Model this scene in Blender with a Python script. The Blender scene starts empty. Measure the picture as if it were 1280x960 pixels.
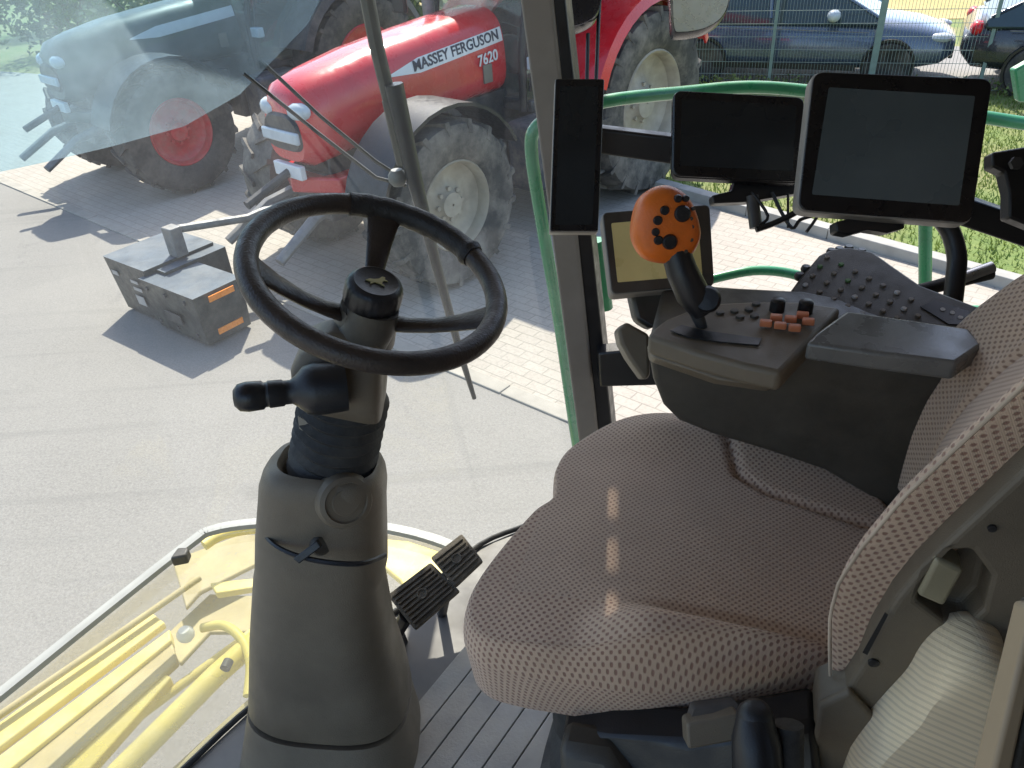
import bpy, bmesh, math, random
from mathutils import Vector, Matrix
random.seed(7)
V = Vector
PI = math.pi
sc = bpy.context.scene
COL = sc.collection
# ------------------------------------------------------------------ camera
H = 3.4; FPX = 960.0
p_ = math.radians(33.5); r_ = math.radians(4)
CF = V((0, math.cos(p_), -math.sin(p_))); R0 = V((1, 0, 0)); U0 = R0.cross(CF)
CR = R0*math.cos(r_) - U0*math.sin(r_); CU = U0*math.cos(r_) + R0*math.sin(r_)
CC = V((0, 0, H))
def ray(x, y): return CF + CR*((x-640)/FPX) + CU*((480-y)/FPX)
def P(x, y, d): return CC + ray(x, y)*d                       # point seen at a photo position, at a measured distance
def G(x, y, z=0.0):
    v = ray(x, y); return CC + v*((z-H)/v.z)                  # ... lying on a level surface
def PL(x, y, o, n):
    v = ray(x, y); return CC + v*((V(o)-CC).dot(n)/v.dot(n))  # ... lying on any plane
def PY(x, y, Y):
    v = ray(x, y); return CC + v*(Y/v.y)
cam = bpy.data.objects.new('camera', bpy.data.cameras.new('camera'))
COL.objects.link(cam)
cam.matrix_world = Matrix(((CR.x, CU.x, -CF.x, CC.x), (CR.y, CU.y, -CF.y, CC.y), (CR.z, CU.z, -CF.z, CC.z), (0, 0, 0, 1)))
cam.data.sensor_width = 36; cam.data.lens = 27; cam.data.clip_start = 0.05; cam.data.clip_end = 1000
sc.camera = cam
# ------------------------------------------------------------------ materials
def newmat(name):
    m = bpy.data.materials.new(name); m.use_nodes = True
    nt = m.node_tree; return m, nt, nt.nodes, nt.links, nt.nodes['Principled BSDF']
def sn(N, v, **k):
    n = N.new(v)
    for a, b in k.items(): setattr(n, a, b)
    return n
def mixc(N, L, fac, a, b):
    n = N.new('ShaderNodeMix'); n.data_type = 'RGBA'
    if hasattr(fac, 'links'): L.new(fac, n.inputs[0])
    else: n.inputs[0].default_value = fac
    for s, i in ((a, 6), (b, 7)):
        if hasattr(s, 'links'): L.new(s, n.inputs[i])
        else: n.inputs[i].default_value = (*s, 1)
    return n.outputs[2]
def ramp(N, L, src, lo, hi, a=0.0, b=1.0):
    n = N.new('ShaderNodeMapRange'); n.inputs[1].default_value = lo; n.inputs[2].default_value = hi
    n.inputs[3].default_value = a; n.inputs[4].default_value = b
    L.new(src, n.inputs[0]); return n.outputs[0]
def noise(N, L, scale, detail=4, coord='Object', rough=0.55):
    t = N.new('ShaderNodeTexCoord'); n = N.new('ShaderNodeTexNoise')
    n.inputs['Scale'].default_value = scale; n.inputs['Detail'].default_value = detail; n.inputs['Roughness'].default_value = rough
    L.new(t.outputs[coord], n.inputs['Vector']); return n.outputs['Fac']
def pm(name, col, rough=0.5, metal=0.0, var=0.15, scale=12, bump=0.0, bscale=120, dust=0.0, dustcol=(.42, .37, .29), coat=0.0, rv=0.12):
    m, nt, N, L, B = newmat(name)
    f = ramp(N, L, noise(N, L, scale), .3, .7)
    c = mixc(N, L, f, tuple(x*(1-var) for x in col), tuple(min(1, x*(1+var)) for x in col))
    if dust:
        d = ramp(N, L, noise(N, L, scale*.45, 6, rough=.7), .42, .7, 0, dust)
        c = mixc(N, L, d, c, dustcol)
    L.new(c, B.inputs['Base Color'])
    L.new(ramp(N, L, noise(N, L, scale*2.3), .3, .7, max(.02, rough-rv), min(1, rough+rv)), B.inputs['Roughness'])
    B.inputs['Metallic'].default_value = metal
    if coat: B.inputs['Coat Weight'].default_value = coat; B.inputs['Coat Roughness'].default_value = .06
    if bump:
        b = N.new('ShaderNodeBump'); b.inputs['Strength'].default_value = bump; b.inputs['Distance'].default_value = .002
        L.new(noise(N, L, bscale, 3), b.inputs['Height']); L.new(b.outputs[0], B.inputs['Normal'])
    return m
M = {}
M['trim'] = pm('grey_plastic', (.135, .108, .075), .5, var=.12, scale=9, bump=.35, bscale=700, dust=.35, dustcol=(.19, .16, .115))
M['column'] = pm('scuffed_column_plastic', (.135, .108, .075), .5, var=.2, scale=5, bump=.5, bscale=500, dust=.6, dustcol=(.21, .175, .125))
M['lever'] = pm('olive_lever_plastic', (.27, .235, .15), .4, bump=.2)
M['pillar'] = pm('pale_pillar_trim', (.25, .22, .19), .6, var=.08, bump=.2, bscale=600)
M['trim_d'] = pm('dark_grey_plastic', (.045, .039, .031), .45, var=.15, bump=.3, bscale=700, dust=.2, dustcol=(.2, .18, .14))
M['trim_l'] = pm('light_grey_plastic', (.2, .18, .145), .5, var=.08, bump=.2, bscale=700, dust=.15)
M['lid'] = pm('smooth_grey_plastic', (.125, .122, .115), .3, var=.12, bump=.15, bscale=500, dust=.15, dustcol=(.25, .23, .2))
M['black'] = pm('black_plastic', (.012, .012, .014), .4, var=.2, bump=.2, bscale=400)
M['blackm'] = pm('black_rubber', (.02, .02, .02), .7, var=.25, bump=.5, bscale=200, dust=.15)
M['leather'] = pm('worn_black_rim', (.028, .02, .016), .42, var=.35, scale=20, bump=.6, bscale=260, dust=.2, dustcol=(.10, .06, .04))
M['screen'] = pm('dark_glass_screen', (.01, .014, .018), .12, var=.3, scale=3, dust=.12, dustcol=(.06, .07, .07))
M['screen_off'] = pm('grey_lcd_screen', (.07, .09, .098), .3, var=.25, scale=3, dust=.4, dustcol=(.10, .115, .12))
M['bezel'] = pm('black_bezel', (.006, .006, .008), .3, var=.2)
M['case'] = pm('pale_case', (.27, .245, .215), .45, var=.08)
M['yellowscreen'] = pm('ochre_lcd', (.72, .60, .25), .35, var=.12, scale=8)
M['orange'] = pm('orange_plastic', (.72, .15, .012), .42, var=.15, scale=22, bump=.3, bscale=300, dust=.4, dustcol=(.40, .14, .04))
M['obutton'] = pm('orange_button', (.62, .2, .09), .45)
M['gbutton'] = pm('green_button', (.07, .16, .04), .5)
M['keys'] = pm('pale_key', (.4, .38, .36), .5)
M['green'] = pm('green_painted_tube', (.03, .24, .10), .3, var=.15, scale=10, coat=.3, dust=.2, dustcol=(.2, .3, .2))
M['yellow'] = pm('yellow_paint', (.72, .58, .14), .5, var=.12, scale=6, dust=.75, dustcol=(.68, .6, .36))
M['yellow_d'] = pm('dusty_yellow_paint', (.42, .36, .19), .7, var=.2, scale=5, dust=.7, dustcol=(.42, .37, .27))
M['seal'] = pm('grey_seal', (.3, .3, .28), .55, var=.12, scale=6)
M['steel'] = pm('brushed_steel', (.5, .5, .5), .35, metal=.9)
M['pedal'] = pm('worn_pedal_rubber', (.09, .075, .055), .7, var=.3, scale=30, bump=.8, bscale=150, dust=.4, dustcol=(.25, .2, .13))
M['mirrorback'] = pm('black_mirror_housing', (.008, .009, .014), .25, var=.1)
M['mirrorglass'] = pm('mirror_glass', (.62, .62, .5), .3, metal=.4, var=.08)
M['beige'] = pm('beige_door_frame', (.36, .27, .17), .5, var=.1)
M['red'] = pm('tractor_red', (.55, .012, .018), .28, var=.12, scale=3, coat=.6, dust=.15, dustcol=(.5, .2, .18))
M['slate'] = pm('slate_green_paint', (.05, .075, .075), .4, var=.15, scale=4, dust=.5, dustcol=(.2, .2, .18))
M['red_rim'] = pm('red_rim_paint', (.5, .02, .03), .4, var=.15, dust=.3)
M['tyre'] = pm('tyre_rubber', (.03, .03, .03), .75, var=.3, scale=8, bump=.5, bscale=40, dust=.75, dustcol=(.17, .15, .125))
M['tyre_dusty'] = pm('dusty_tyre_rubber', (.05, .048, .044), .8, var=.3, scale=6, bump=.5, bscale=40, dust=.9, dustcol=(.25, .225, .19))
M['rim'] = pm('dusty_grey_rim', (.33, .3, .24), .6, var=.25, scale=6, dust=.6, dustcol=(.38, .33, .24))
M['iron'] = pm('dark_machine_iron', (.035, .037, .042), .5, var=.3, scale=7, dust=.6, dustcol=(.19, .17, .14))
M['iron_l'] = pm('bare_metal', (.16, .165, .17), .55, metal=.3, var=.3, scale=9, dust=.4)
M['cabglass'] = None
M['whitep'] = pm('white_paint', (.72, .72, .72), .4, var=.05)
M['lettering'] = pm('dark_lettering', (.02, .025, .05), .5)
M['reflector'] = pm('orange_reflector', (.85, .26, .03), .3, var=.15)
M['redlamp'] = pm('red_lamp', (.6, .02, .03), .25)
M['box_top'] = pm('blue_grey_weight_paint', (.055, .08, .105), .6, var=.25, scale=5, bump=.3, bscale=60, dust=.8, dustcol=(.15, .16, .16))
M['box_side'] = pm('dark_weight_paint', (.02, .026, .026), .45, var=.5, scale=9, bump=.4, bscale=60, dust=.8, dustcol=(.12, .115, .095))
M['car'] = pm('grey_blue_car_paint', (.085, .115, .17), .25, metal=.35, var=.08, coat=.8)
M['car2'] = pm('dark_car_paint', (.03, .035, .045), .3, metal=.3, var=.08, coat=.8)
M['carglass'] = pm('dark_window_glass', (.03, .05, .06), .06, var=.1, rv=.02)
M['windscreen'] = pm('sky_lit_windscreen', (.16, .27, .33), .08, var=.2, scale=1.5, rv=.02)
M['headlamp'] = pm('headlamp_glass', (.5, .55, .58), .12, var=.1)
M['fencepost'] = pm('grey_green_fence_paint', (.17, .24, .22), .5, var=.1)
M['wire'] = pm('galvanised_wire', (.22, .27, .26), .5, metal=.2)
M['bark'] = pm('bark', (.13, .095, .065), .9, var=.35, scale=9, bump=.8, bscale=25)
M['copper'] = pm('worn_emblem', (.3, .26, .1), .4)
M['wood'] = pm('floor_base', (.15, .14, .13), .6, var=.15, scale=5, dust=.5, dustcol=(.26, .24, .2))
M['headliner'] = pm('cab_headliner', (.30, .26, .21), .8)
M['wall'] = pm('cab_rear_trim', (.12, .10, .08), .7)
def leafmat(name, a, b):
    m, nt, N, L, B = newmat(name)
    c = mixc(N, L, ramp(N, L, noise(N, L, 1.3, 5), .35, .65), a, b)
    L.new(c, B.inputs['Base Color']); B.inputs['Roughness'].default_value = .55
    B.inputs['Subsurface Weight'].default_value = 0
    tr = N.new('ShaderNodeBsdfTranslucent'); L.new(c, tr.inputs[0]); mx = N.new('ShaderNodeMixShader'); mx.inputs[0].default_value = .3
    L.new(B.outputs[0], mx.inputs[1]); L.new(tr.outputs[0], mx.inputs[2]); L.new(mx.outputs[0], N['Material Output'].inputs[0])
    return m
M['leaf'] = leafmat('foliage', (.045, .085, .02), (.10, .15, .035))
M['blade'] = leafmat('grass_blades', (.10, .17, .03), (.2, .25, .06))
def glassmat(name, tint, refl=.06, dustamt=.05, dustcol=(.8, .82, .85)):
    m, nt, N, L, B = newmat(name); N.remove(B)
    t = N.new('ShaderNodeBsdfTransparent'); t.inputs[0].default_value = (*tint, 1)
    g = N.new('ShaderNodeBsdfGlossy'); g.inputs['Roughness'].default_value = .02
    fr = N.new('ShaderNodeLayerWeight'); fr.inputs[0].default_value = .5
    pw = N.new('ShaderNodeMath'); pw.operation = 'POWER'; L.new(fr.outputs['Facing'], pw.inputs[0]); pw.inputs[1].default_value = 5
    ma = N.new('ShaderNodeMath'); ma.operation = 'MULTIPLY_ADD'; L.new(pw.outputs[0], ma.inputs[0]); ma.inputs[1].default_value = .5; ma.inputs[2].default_value = refl
    m1 = N.new('ShaderNodeMixShader'); L.new(ma.outputs[0], m1.inputs[0]); L.new(t.outputs[0], m1.inputs[1]); L.new(g.outputs[0], m1.inputs[2])
    d = N.new('ShaderNodeBsdfTranslucent'); d.inputs[0].default_value = (*dustcol, 1)
    m2 = N.new('ShaderNodeMixShader')
    L.new(ramp(N, L, noise(N, L, 2.2, 7, rough=.7), .3, .75, dustamt*.45, dustamt*1.7), m2.inputs[0])
    L.new(m1.outputs[0], m2.inputs[1]); L.new(d.outputs[0], m2.inputs[2])
    L.new(m2.outputs[0], N['Material Output'].inputs[0]); return m
M['windshield'] = glassmat('dusty_windshield_glass', (.95, .98, .96), refl=.03, dustamt=.026)
M['sky_sheen'] = glassmat('painted_sky_reflection', (.52, .72, .8), refl=.04, dustamt=.20, dustcol=(.5, .64, .74))  # blue tint and milky haze stand in for sky mirrored in the glass
M['guard'] = glassmat('dusty_clear_guard', (.9, .92, .86), dustamt=.24, dustcol=(.8, .78, .66))
M['cabglass'] = glassmat('tractor_cab_glass', (.45, .55, .52), dustamt=.12)
def fabricmat(name, base, dot, k, contrast=1.0, stripes=False):
    m, nt, N, L, B = newmat(name)
    uv = N.new('ShaderNodeUVMap'); sp = N.new('ShaderNodeSeparateXYZ'); L.new(uv.outputs[0], sp.inputs[0])
    def mth(op, a, b=None):
        n = N.new('ShaderNodeMath'); n.operation = op
        for i, s in enumerate((a, b)):
            if s is None: continue
            if hasattr(s, 'links'): L.new(s, n.inputs[i])
            else: n.inputs[i].default_value = s
        return n.outputs[0]
    su = mth('SINE', mth('MULTIPLY', sp.outputs[0], k)); sv = mth('SINE', mth('MULTIPLY', sp.outputs[1], k))
    pr = mth('MULTIPLY', su, sv)
    if stripes: pr = mth('SINE', mth('MULTIPLY', sp.outputs[0], k))
    dots = ramp(N, L, pr, .15, .55, 0, contrast)
    # fine weave
    wv = mth('MULTIPLY', mth('SINE', mth('MULTIPLY', sp.outputs[0], 2600)), mth('SINE', mth('MULTIPLY', sp.outputs[1], 2600)))
    n1 = noise(N, L, 5, 5, rough=.65)
    c0 = mixc(N, L, ramp(N, L, n1, .3, .7), tuple(x*.88 for x in base), tuple(x*1.14 for x in base))
    c0 = mixc(N, L, ramp(N, L, wv, -1, 1, 0, .22), c0, tuple(x*.6 for x in base))
    c = mixc(N, L, dots, c0, dot)
    st = ramp(N, L, noise(N, L, 3.1, 6, rough=.7), .55, .75, 0, .35)
    c = mixc(N, L, st, c, tuple(x*.72 for x in base))
    L.new(c, B.inputs['Base Color']); B.inputs['Roughness'].default_value = .92
    B.inputs['Sheen Weight'].default_value = .25; B.inputs['Sheen Roughness'].default_value = .5
    b = N.new('ShaderNodeBump'); b.inputs['Strength'].default_value = .6; b.inputs['Distance'].default_value = .0015
    L.new(mth('SUBTRACT', mth('MULTIPLY', wv, .25), dots), b.inputs['Height']); L.new(b.outputs[0], B.inputs['Normal'])
    return m
M['fab_dot'] = fabricmat('dotted_brown_fabric', (.60, .425, .30), (.30, .165, .115), 2*PI/.0122)
M['fab_fine'] = fabricmat('fine_brown_fabric', (.60, .43, .31), (.27, .16, .11), 2*PI/.0102, .9)
M['fab_cream'] = fabricmat('ribbed_cream_fabric', (.88, .72, .48), (.56, .45, .3), 2*PI/.0095, .5, stripes=True)

# ground surfaces
def asphalt():
    m, nt, N, L, B = newmat('worn_asphalt')
    a = noise(N, L, 55, 3, rough=.8); b = noise(N, L, .35, 6, rough=.65); s = noise(N, L, 190, 2)
    c = mixc(N, L, ramp(N, L, a, .3, .7), (.165, .155, .14), (.26, .246, .222))
    c = mixc(N, L, ramp(N, L, b, .35, .7, 0, .5), c, (.27, .255, .225))
    c = mixc(N, L, ramp(N, L, s, .58, .7, 0, .6), c, (.33, .32, .3))
    st = ramp(N, L, noise(N, L, 1.1, 5, rough=.7), .6, .68, 0, .3); c = mixc(N, L, st, c, (.11, .105, .1))
    vt = N.new('ShaderNodeTexVoronoi'); vt.feature = 'DISTANCE_TO_EDGE'; vt.inputs['Scale'].default_value = .45
    tc = N.new('ShaderNodeTexCoord'); nz = N.new('ShaderNodeTexNoise'); nz.inputs['Scale'].default_value = 1.6; nz.inputs['Detail'].default_value = 6
    L.new(tc.outputs['Object'], nz.inputs['Vector']); ad = N.new('ShaderNodeVectorMath'); ad.operation = 'MULTIPLY_ADD'
    L.new(nz.outputs['Color'], ad.inputs[0]); ad.inputs[1].default_value = (1.3, 1.3, 0); L.new(tc.outputs['Object'], ad.inputs[2]); L.new(ad.outputs[0], vt.inputs['Vector'])
    cr = ramp(N, L, vt.outputs['Distance'], .001, .004, .10, 0); c = mixc(N, L, cr, c, (.09, .085, .078))
    oil = ramp(N, L, noise(N, L, .9, 3, rough=.5), .66, .74, 0, .45); c = mixc(N, L, oil, c, (.09, .085, .078))
    mpn = N.new('ShaderNodeMapping'); mpn.inputs['Rotation'].default_value = (0, 0, math.radians(-44)); mpn.inputs['Scale'].default_value = (.12, 2.6, 1); L.new(tc.outputs['Object'], mpn.inputs[0])
    n3 = N.new('ShaderNodeTexNoise'); n3.inputs['Scale'].default_value = 1.5; n3.inputs['Detail'].default_value = 4; L.new(mpn.outputs[0], n3.inputs['Vector'])
    c = mixc(N, L, ramp(N, L, n3.outputs['Fac'], .56, .68, 0, .3), c, (.13, .125, .115))
    L.new(c, B.inputs['Base Color']); B.inputs['Roughness'].default_value = .88
    bp = N.new('ShaderNodeBump'); bp.inputs['Strength'].default_value = .6; bp.inputs['Distance'].default_value = .006
    L.new(a, bp.inputs['Height']); L.new(bp.outputs[0], B.inputs['Normal']); return m
def pavers():
    m, nt, N, L, B = newmat('block_paving')
    t = N.new('ShaderNodeTexCoord'); mp = N.new('ShaderNodeMapping'); mp.inputs['Rotation'].default_value = (0, 0, math.radians(41.7))
    L.new(t.outputs['Object'], mp.inputs[0])
    br = N.new('ShaderNodeTexBrick'); L.new(mp.outputs[0], br.inputs[0])
    br.inputs['Color1'].default_value = (.39, .35, .295, 1); br.inputs['Color2'].default_value = (.35, .31, .26, 1); br.inputs['Mortar'].default_value = (.24, .22, .18, 1)
    br.inputs['Scale'].default_value = 1; br.inputs['Brick Width'].default_value = .22; br.inputs['Row Height'].default_value = .11
    br.inputs['Mortar Size'].default_value = .006; br.inputs['Mortar Smooth'].default_value = .3; br.inputs['Bias'].default_value = 0
    c = mixc(N, L, ramp(N, L, noise(N, L, .7, 6, rough=.7), .35, .65, 0, .5), br.outputs[0], (.4, .37, .32))
    c = mixc(N, L, ramp(N, L, noise(N, L, 40, 3), .45, .7, 0, .35), c, (.22, .2, .17))
    L.new(c, B.inputs['Base Color']); B.inputs['Roughness'].default_value = .85
    bp = N.new('ShaderNodeBump'); bp.inputs['Strength'].default_value = .5; bp.inputs['Distance'].default_value = .006; bp.invert = True
    L.new(br.outputs['Fac'], bp.inputs['Height']); L.new(bp.outputs[0], B.inputs['Normal']); return m
def groundmat(name, a, b, c2, s1=6, s2=.5):
    m, nt, N, L, B = newmat(name)
    c = mixc(N, L, ramp(N, L, noise(N, L, s1, 6, rough=.7), .35, .65), a, b)
    c = mixc(N, L, ramp(N, L, noise(N, L, s2, 5, rough=.65), .42, .62, 0, .7), c, c2)
    L.new(c, B.inputs['Base Color']); B.inputs['Roughness'].default_value = .95
    bp = N.new('ShaderNodeBump'); bp.inputs['Strength'].default_value = .6; bp.inputs['Distance'].default_value = .02
    L.new(noise(N, L, 30, 5), bp.inputs['Height']); L.new(bp.outputs[0], B.inputs['Normal']); return m
M['asphalt'] = asphalt(); M['pavers'] = pavers()
M['kerb'] = pm('kerb_concrete', (.34, .33, .3), .85, var=.15, scale=4, bump=.5, bscale=60)
M['lawn'] = groundmat('lawn_soil', (.10, .16, .035), (.17, .22, .06), (.25, .22, .1))
M['road'] = groundmat('road_surface', (.26, .25, .235), (.32, .31, .29), (.22, .21, .2), 20)
M['field'] = groundmat('stubble_field', (.42, .33, .13), (.3, .28, .1), (.5, .38, .17), 3, .25)
M['verge'] = groundmat('rough_verge', (.13, .2, .05), (.22, .24, .08), (.3, .26, .12), 4, .6)
# ------------------------------------------------------------------ mesh building
class MB:
    def __init__(s): s.v = []; s.f = []; s.m = []; s.uv = {}
    def add(s, vs, fs, mi=0, uvs=None):
        o = len(s.v); s.v += [V(q) for q in vs]
        for k, f in enumerate(fs):
            if uvs: s.uv[len(s.f)] = [uvs[i] for i in f]
            s.f.append([i+o for i in f]); s.m.append(mi)
        return s
    def box(s, c, hx, hy, hz, ax=(1, 0, 0), ay=(0, 1, 0), az=(0, 0, 1), mi=0):
        c = V(c); ax = V(ax)*hx; ay = V(ay)*hy; az = V(az)*hz
        vs = [c+ax*i+ay*j+az*k for i in (-1, 1) for j in (-1, 1) for k in (-1, 1)]
        return s.add(vs, [(0, 1, 3, 2), (4, 6, 7, 5), (0, 4, 5, 1), (2, 3, 7, 6), (0, 2, 6, 4), (1, 5, 7, 3)], mi)
    def prism(s, pts, ext, mi=0):
        n = len(pts); ext = V(ext); a = [V(q) for q in pts]; b = [q+ext for q in a]
        return s.add(a+b, [list(range(n)), list(range(2*n-1, n-1, -1))]+[(i, i+n, (i+1) % n+n, (i+1) % n) for i in range(n)], mi)
    def loft(s, rings, caps=True, mi=0):
        n = len(rings[0]); vs = [q for r in rings for q in r]; fs = []
        for k in range(len(rings)-1):
            for i in range(n): j = (i+1) % n; fs.append((k*n+i, k*n+j, (k+1)*n+j, (k+1)*n+i))
        if caps: fs.append(list(range(n-1, -1, -1))); fs.append([(len(rings)-1)*n+i for i in range(n)])
        return s.add(vs, fs, mi)
    def tube(s, pts, r, n=10, closed=False, mi=0):
        pts = [V(q) for q in pts]; rings = []; m = len(pts); up = None
        rs = r if isinstance(r, (list, tuple)) else [r]*m
        for i, q in enumerate(pts):
            a = pts[(i-1) % m] if (closed or i) else q; b = pts[(i+1) % m] if (closed or i < m-1) else q
            t = (b-a).normalized()
            if up is None: up = t.orthogonal().normalized()
            up = (up - t*up.dot(t)).normalized(); w = t.cross(up)
            rings.append([q+(up*math.cos(2*PI*k/n)+w*math.sin(2*PI*k/n))*rs[i] for k in range(n)])
        if closed:
            o = len(s.v); s.loft(rings, False, mi); 
            for k in range(n): j = (k+1) % n; s.f.append([o+(m-1)*n+k, o+(m-1)*n+j, o+j, o+k]); s.m.append(mi)
            return s
        return s.loft(rings, True, mi)
    def lathe(s, o, axis, prof, n=32, mi=0, caps=True):
        o = V(o); axis = V(axis).normalized(); u = axis.orthogonal().normalized(); w = axis.cross(u)
        rings = [[o+axis*h+(u*math.cos(2*PI*k/n)+w*math.sin(2*PI*k/n))*r for k in range(n)] for r, h in prof]
        return s.loft(rings, caps, mi)
    def ball(s, c, r, n=12, mi=0, sq=(1, 1, 1)):
        c = V(c); rings = []
        for i in range(1, n//2): 
            a = PI*i/(n//2); rings.append([c+V((math.sin(a)*math.cos(2*PI*k/n)*sq[0], math.sin(a)*math.sin(2*PI*k/n)*sq[1], math.cos(a)*sq[2]))*r for k in range(n)])
        return s.loft(rings, True, mi)
    def build(s, name, mats, parent=None, smooth=True, bevel=0, seg=2, angle=40, sub=0, off=None):
        if off is None: off = V(parent['_o']) if parent is not None and '_o' in parent else V((0, 0, 0))
        me = bpy.data.meshes.new(name); me.from_pydata([tuple(q-off) for q in s.v], [], s.f)
        if not isinstance(mats, (list, tuple)): mats = [mats]
        for m in mats: me.materials.append(m)
        for i, pl in enumerate(me.polygons): pl.material_index = s.m[i]
        if s.uv:
            uvl = me.uv_layers.new(name='UVMap')
            for i, pl in enumerate(me.polygons):
                if i in s.uv:
                    for li, uv in zip(pl.loop_indices, s.uv[i]): uvl.data[li].uv = uv
        bm = bmesh.new(); bm.from_mesh(me)
        bmesh.ops.recalc_face_normals(bm, faces=bm.faces); bm.to_mesh(me); bm.free()
        o = bpy.data.objects.new(name, me); COL.objects.link(o)
        if parent is not None:
            o.parent = parent
            if '_o' in parent: o['_o'] = tuple(off)
        if bevel:
            b = o.modifiers.new('bevel', 'BEVEL'); b.width = bevel; b.segments = seg; b.limit_method = 'ANGLE'; b.angle_limit = math.radians(angle)
        if sub:
            b = o.modifiers.new('sub', 'SUBSURF'); b.levels = sub; b.render_levels = sub
        if smooth: me.shade_smooth(); me.set_sharp_from_angle(angle=math.radians(45))
        return o
def thing(name, label, cat, loc=(0, 0, 0), rotz=0, group=None, local=False):
    o = bpy.data.objects.new(name, None); COL.objects.link(o); o.location = loc; o.rotation_euler = (0, 0, rotz)
    o.empty_display_size = .1
    o['label'] = label; o['category'] = cat; o['_o'] = (0, 0, 0) if local else tuple(loc)
    if group: o['group'] = group
    return o
def tag(o, label, cat, group=None):
    o['label'] = label; o['category'] = cat
    if group: o['group'] = group
    return o
def stru(o, kind='structure'): o['kind'] = kind; return o
def smoothpath(pts, n=6, closed=False):
    pts = [V(q) for q in pts]; out = []; m = len(pts)
    rng = range(m if closed else m-1)
    for i in rng:
        p0 = pts[(i-1) % m] if (closed or i) else pts[0]; p1 = pts[i]; p2 = pts[(i+1) % m]; p3 = pts[(i+2) % m] if (closed or i < m-2) else pts[-1]
        for k in range(n):
            t = k/n; out.append(.5*((2*p1)+(p2-p0)*t+(2*p0-5*p1+4*p2-p3)*t*t+(3*p1-p0-3*p2+p3)*t**3))
    if not closed: out.append(pts[-1])
    return out
def rquad(c, rad, n=5):
    """rounded quadrilateral through four world corners (ordered)"""
    out = []
    for i in range(4):
        p = c[i]; a = (c[i-1]-p).normalized(); b = (c[(i+1) % 4]-p).normalized()
        q0 = p+a*rad; q1 = p+b*rad
        for k in range(n+1):
            t = k/n; out.append(q0*(1-t)**2+p*2*t*(1-t)+q1*t*t)
    return out
def text_mesh(name, body, o, ex, ey, width, mat, parent, ext=.004, off=None, bold=.0):
    cu = bpy.data.curves.new(name, 'FONT'); cu.body = body; cu.extrude = ext; cu.offset = bold; cu.resolution_u = 3
    ob = bpy.data.objects.new('tmp', cu); COL.objects.link(ob); bpy.context.view_layer.update()
    me = bpy.data.meshes.new_from_object(ob.evaluated_get(bpy.context.evaluated_depsgraph_get()))
    xs = [v.co.x for v in me.vertices]; w = max(xs)-min(xs); s_ = width/w; x0 = min(xs)
    ex = V(ex).normalized(); ey = V(ey).normalized(); ez = ex.cross(ey); o = V(o)
    if off is None: off = V(parent['_o'])
    for v in me.vertices: v.co = o + ex*(v.co.x-x0)*s_ + ey*v.co.y*s_ + ez*v.co.z - off
    bpy.data.objects.remove(ob); bpy.data.curves.remove(cu); me.materials.clear(); me.materials.append(mat)
    r = bpy.data.objects.new(name, me); COL.objects.link(r); r.parent = parent; r['_o'] = parent['_o']; return r

# ------------------------------------------------------------------ ground
def sheet(name, pts, z, mat):
    b = MB(); b.add([(x, y, z) for x, y in pts], [list(range(len(pts)))]); return stru(b.build(name, mat, smooth=False))
sheet('ground', [(-300, -300), (300, -300), (300, 300), (-300, 300)], 0, M['verge'])
d1 = V((7.98, -7.11)).normalized()                       # asphalt / paving boundary
A0 = V((-7.52, 11.7)); B0 = V((.46, 4.59))
pa = A0-d1*14; pb = B0+d1*14
sheet('road', [(-40, -30), (40, -30), (pb.x+20, pb.y-17), (pb.x, pb.y), (pa.x, pa.y), (-40, 30)], .004, M['asphalt'])
kd = V((4.84-2.47, 6.36-9.28)).normalized(); K0 = V((2.47, 9.28))
ka = K0-kd*9; kb = K0+kd*16; kn = V((-kd.y, kd.x)); K0 = K0-kn*.4; ka = K0-kd*9; kb = K0+kd*16        # kn points away from the camera to the lawn
sheet('paving', [(pa.x, pa.y), (pb.x, pb.y), (kb.x, kb.y), (ka.x, ka.y), (ka.x-14, ka.y+8), (pa.x-6, pa.y+14)], .008, M['pavers'])
def edging(a, b, w, h, mat, name, seglen=1.0):
    mb = MB(); d = (b-a).normalized(); L = (b-a).length; n = int(L/seglen)
    for i in range(n):
        c = a+d*(i+.5)*seglen; mb.box((c.x, c.y, h/2), seglen/2-.004, w/2, h/2, ax=(d.x, d.y, 0), ay=(-d.y, d.x, 0))
    return stru(mb.build(name, mat, bevel=.008))
edging(pa, pb, .14, .02, pm('border_stone', (.33, .305, .26), .85, var=.15, scale=4, bump=.5, bscale=60), 'paving_border')
edging(ka+kn*.07, kb+kn*.07, .16, .12, M['kerb'], 'kerb')
FA = G(940, 112); FB = G(1240, 118); fd = V((FB.x-FA.x, FB.y-FA.y)).normalized(); fn = V((-fd.y, fd.x))
F0 = V((FA.x, FA.y))
fa = F0-fd*4; fb = F0+fd*22
sheet('lawn', [(ka.x+kn.x*.15, ka.y+kn.y*.15), (kb.x+kn.x*.15, kb.y+kn.y*.15), (fb.x+3, fb.y-8), (fb.x, fb.y), (fa.x, fa.y)], .012, M['lawn'])
ra = fa+fn*.25-fd*12; rb = fb+fn*.25
sheet('street', [(ra.x, ra.y), (rb.x, rb.y), (rb.x+fn.x*3.6, rb.y+fn.y*3.6), (ra.x+fn.x*3.6, ra.y+fn.y*3.6)], .016, M['road'])
sheet('field', [(ra.x+fn.x*9-6, ra.y+fn.y*9), (rb.x+fn.x*7, rb.y+fn.y*7), (160, 180), (-40, 200)], .012, M['field'])
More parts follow.
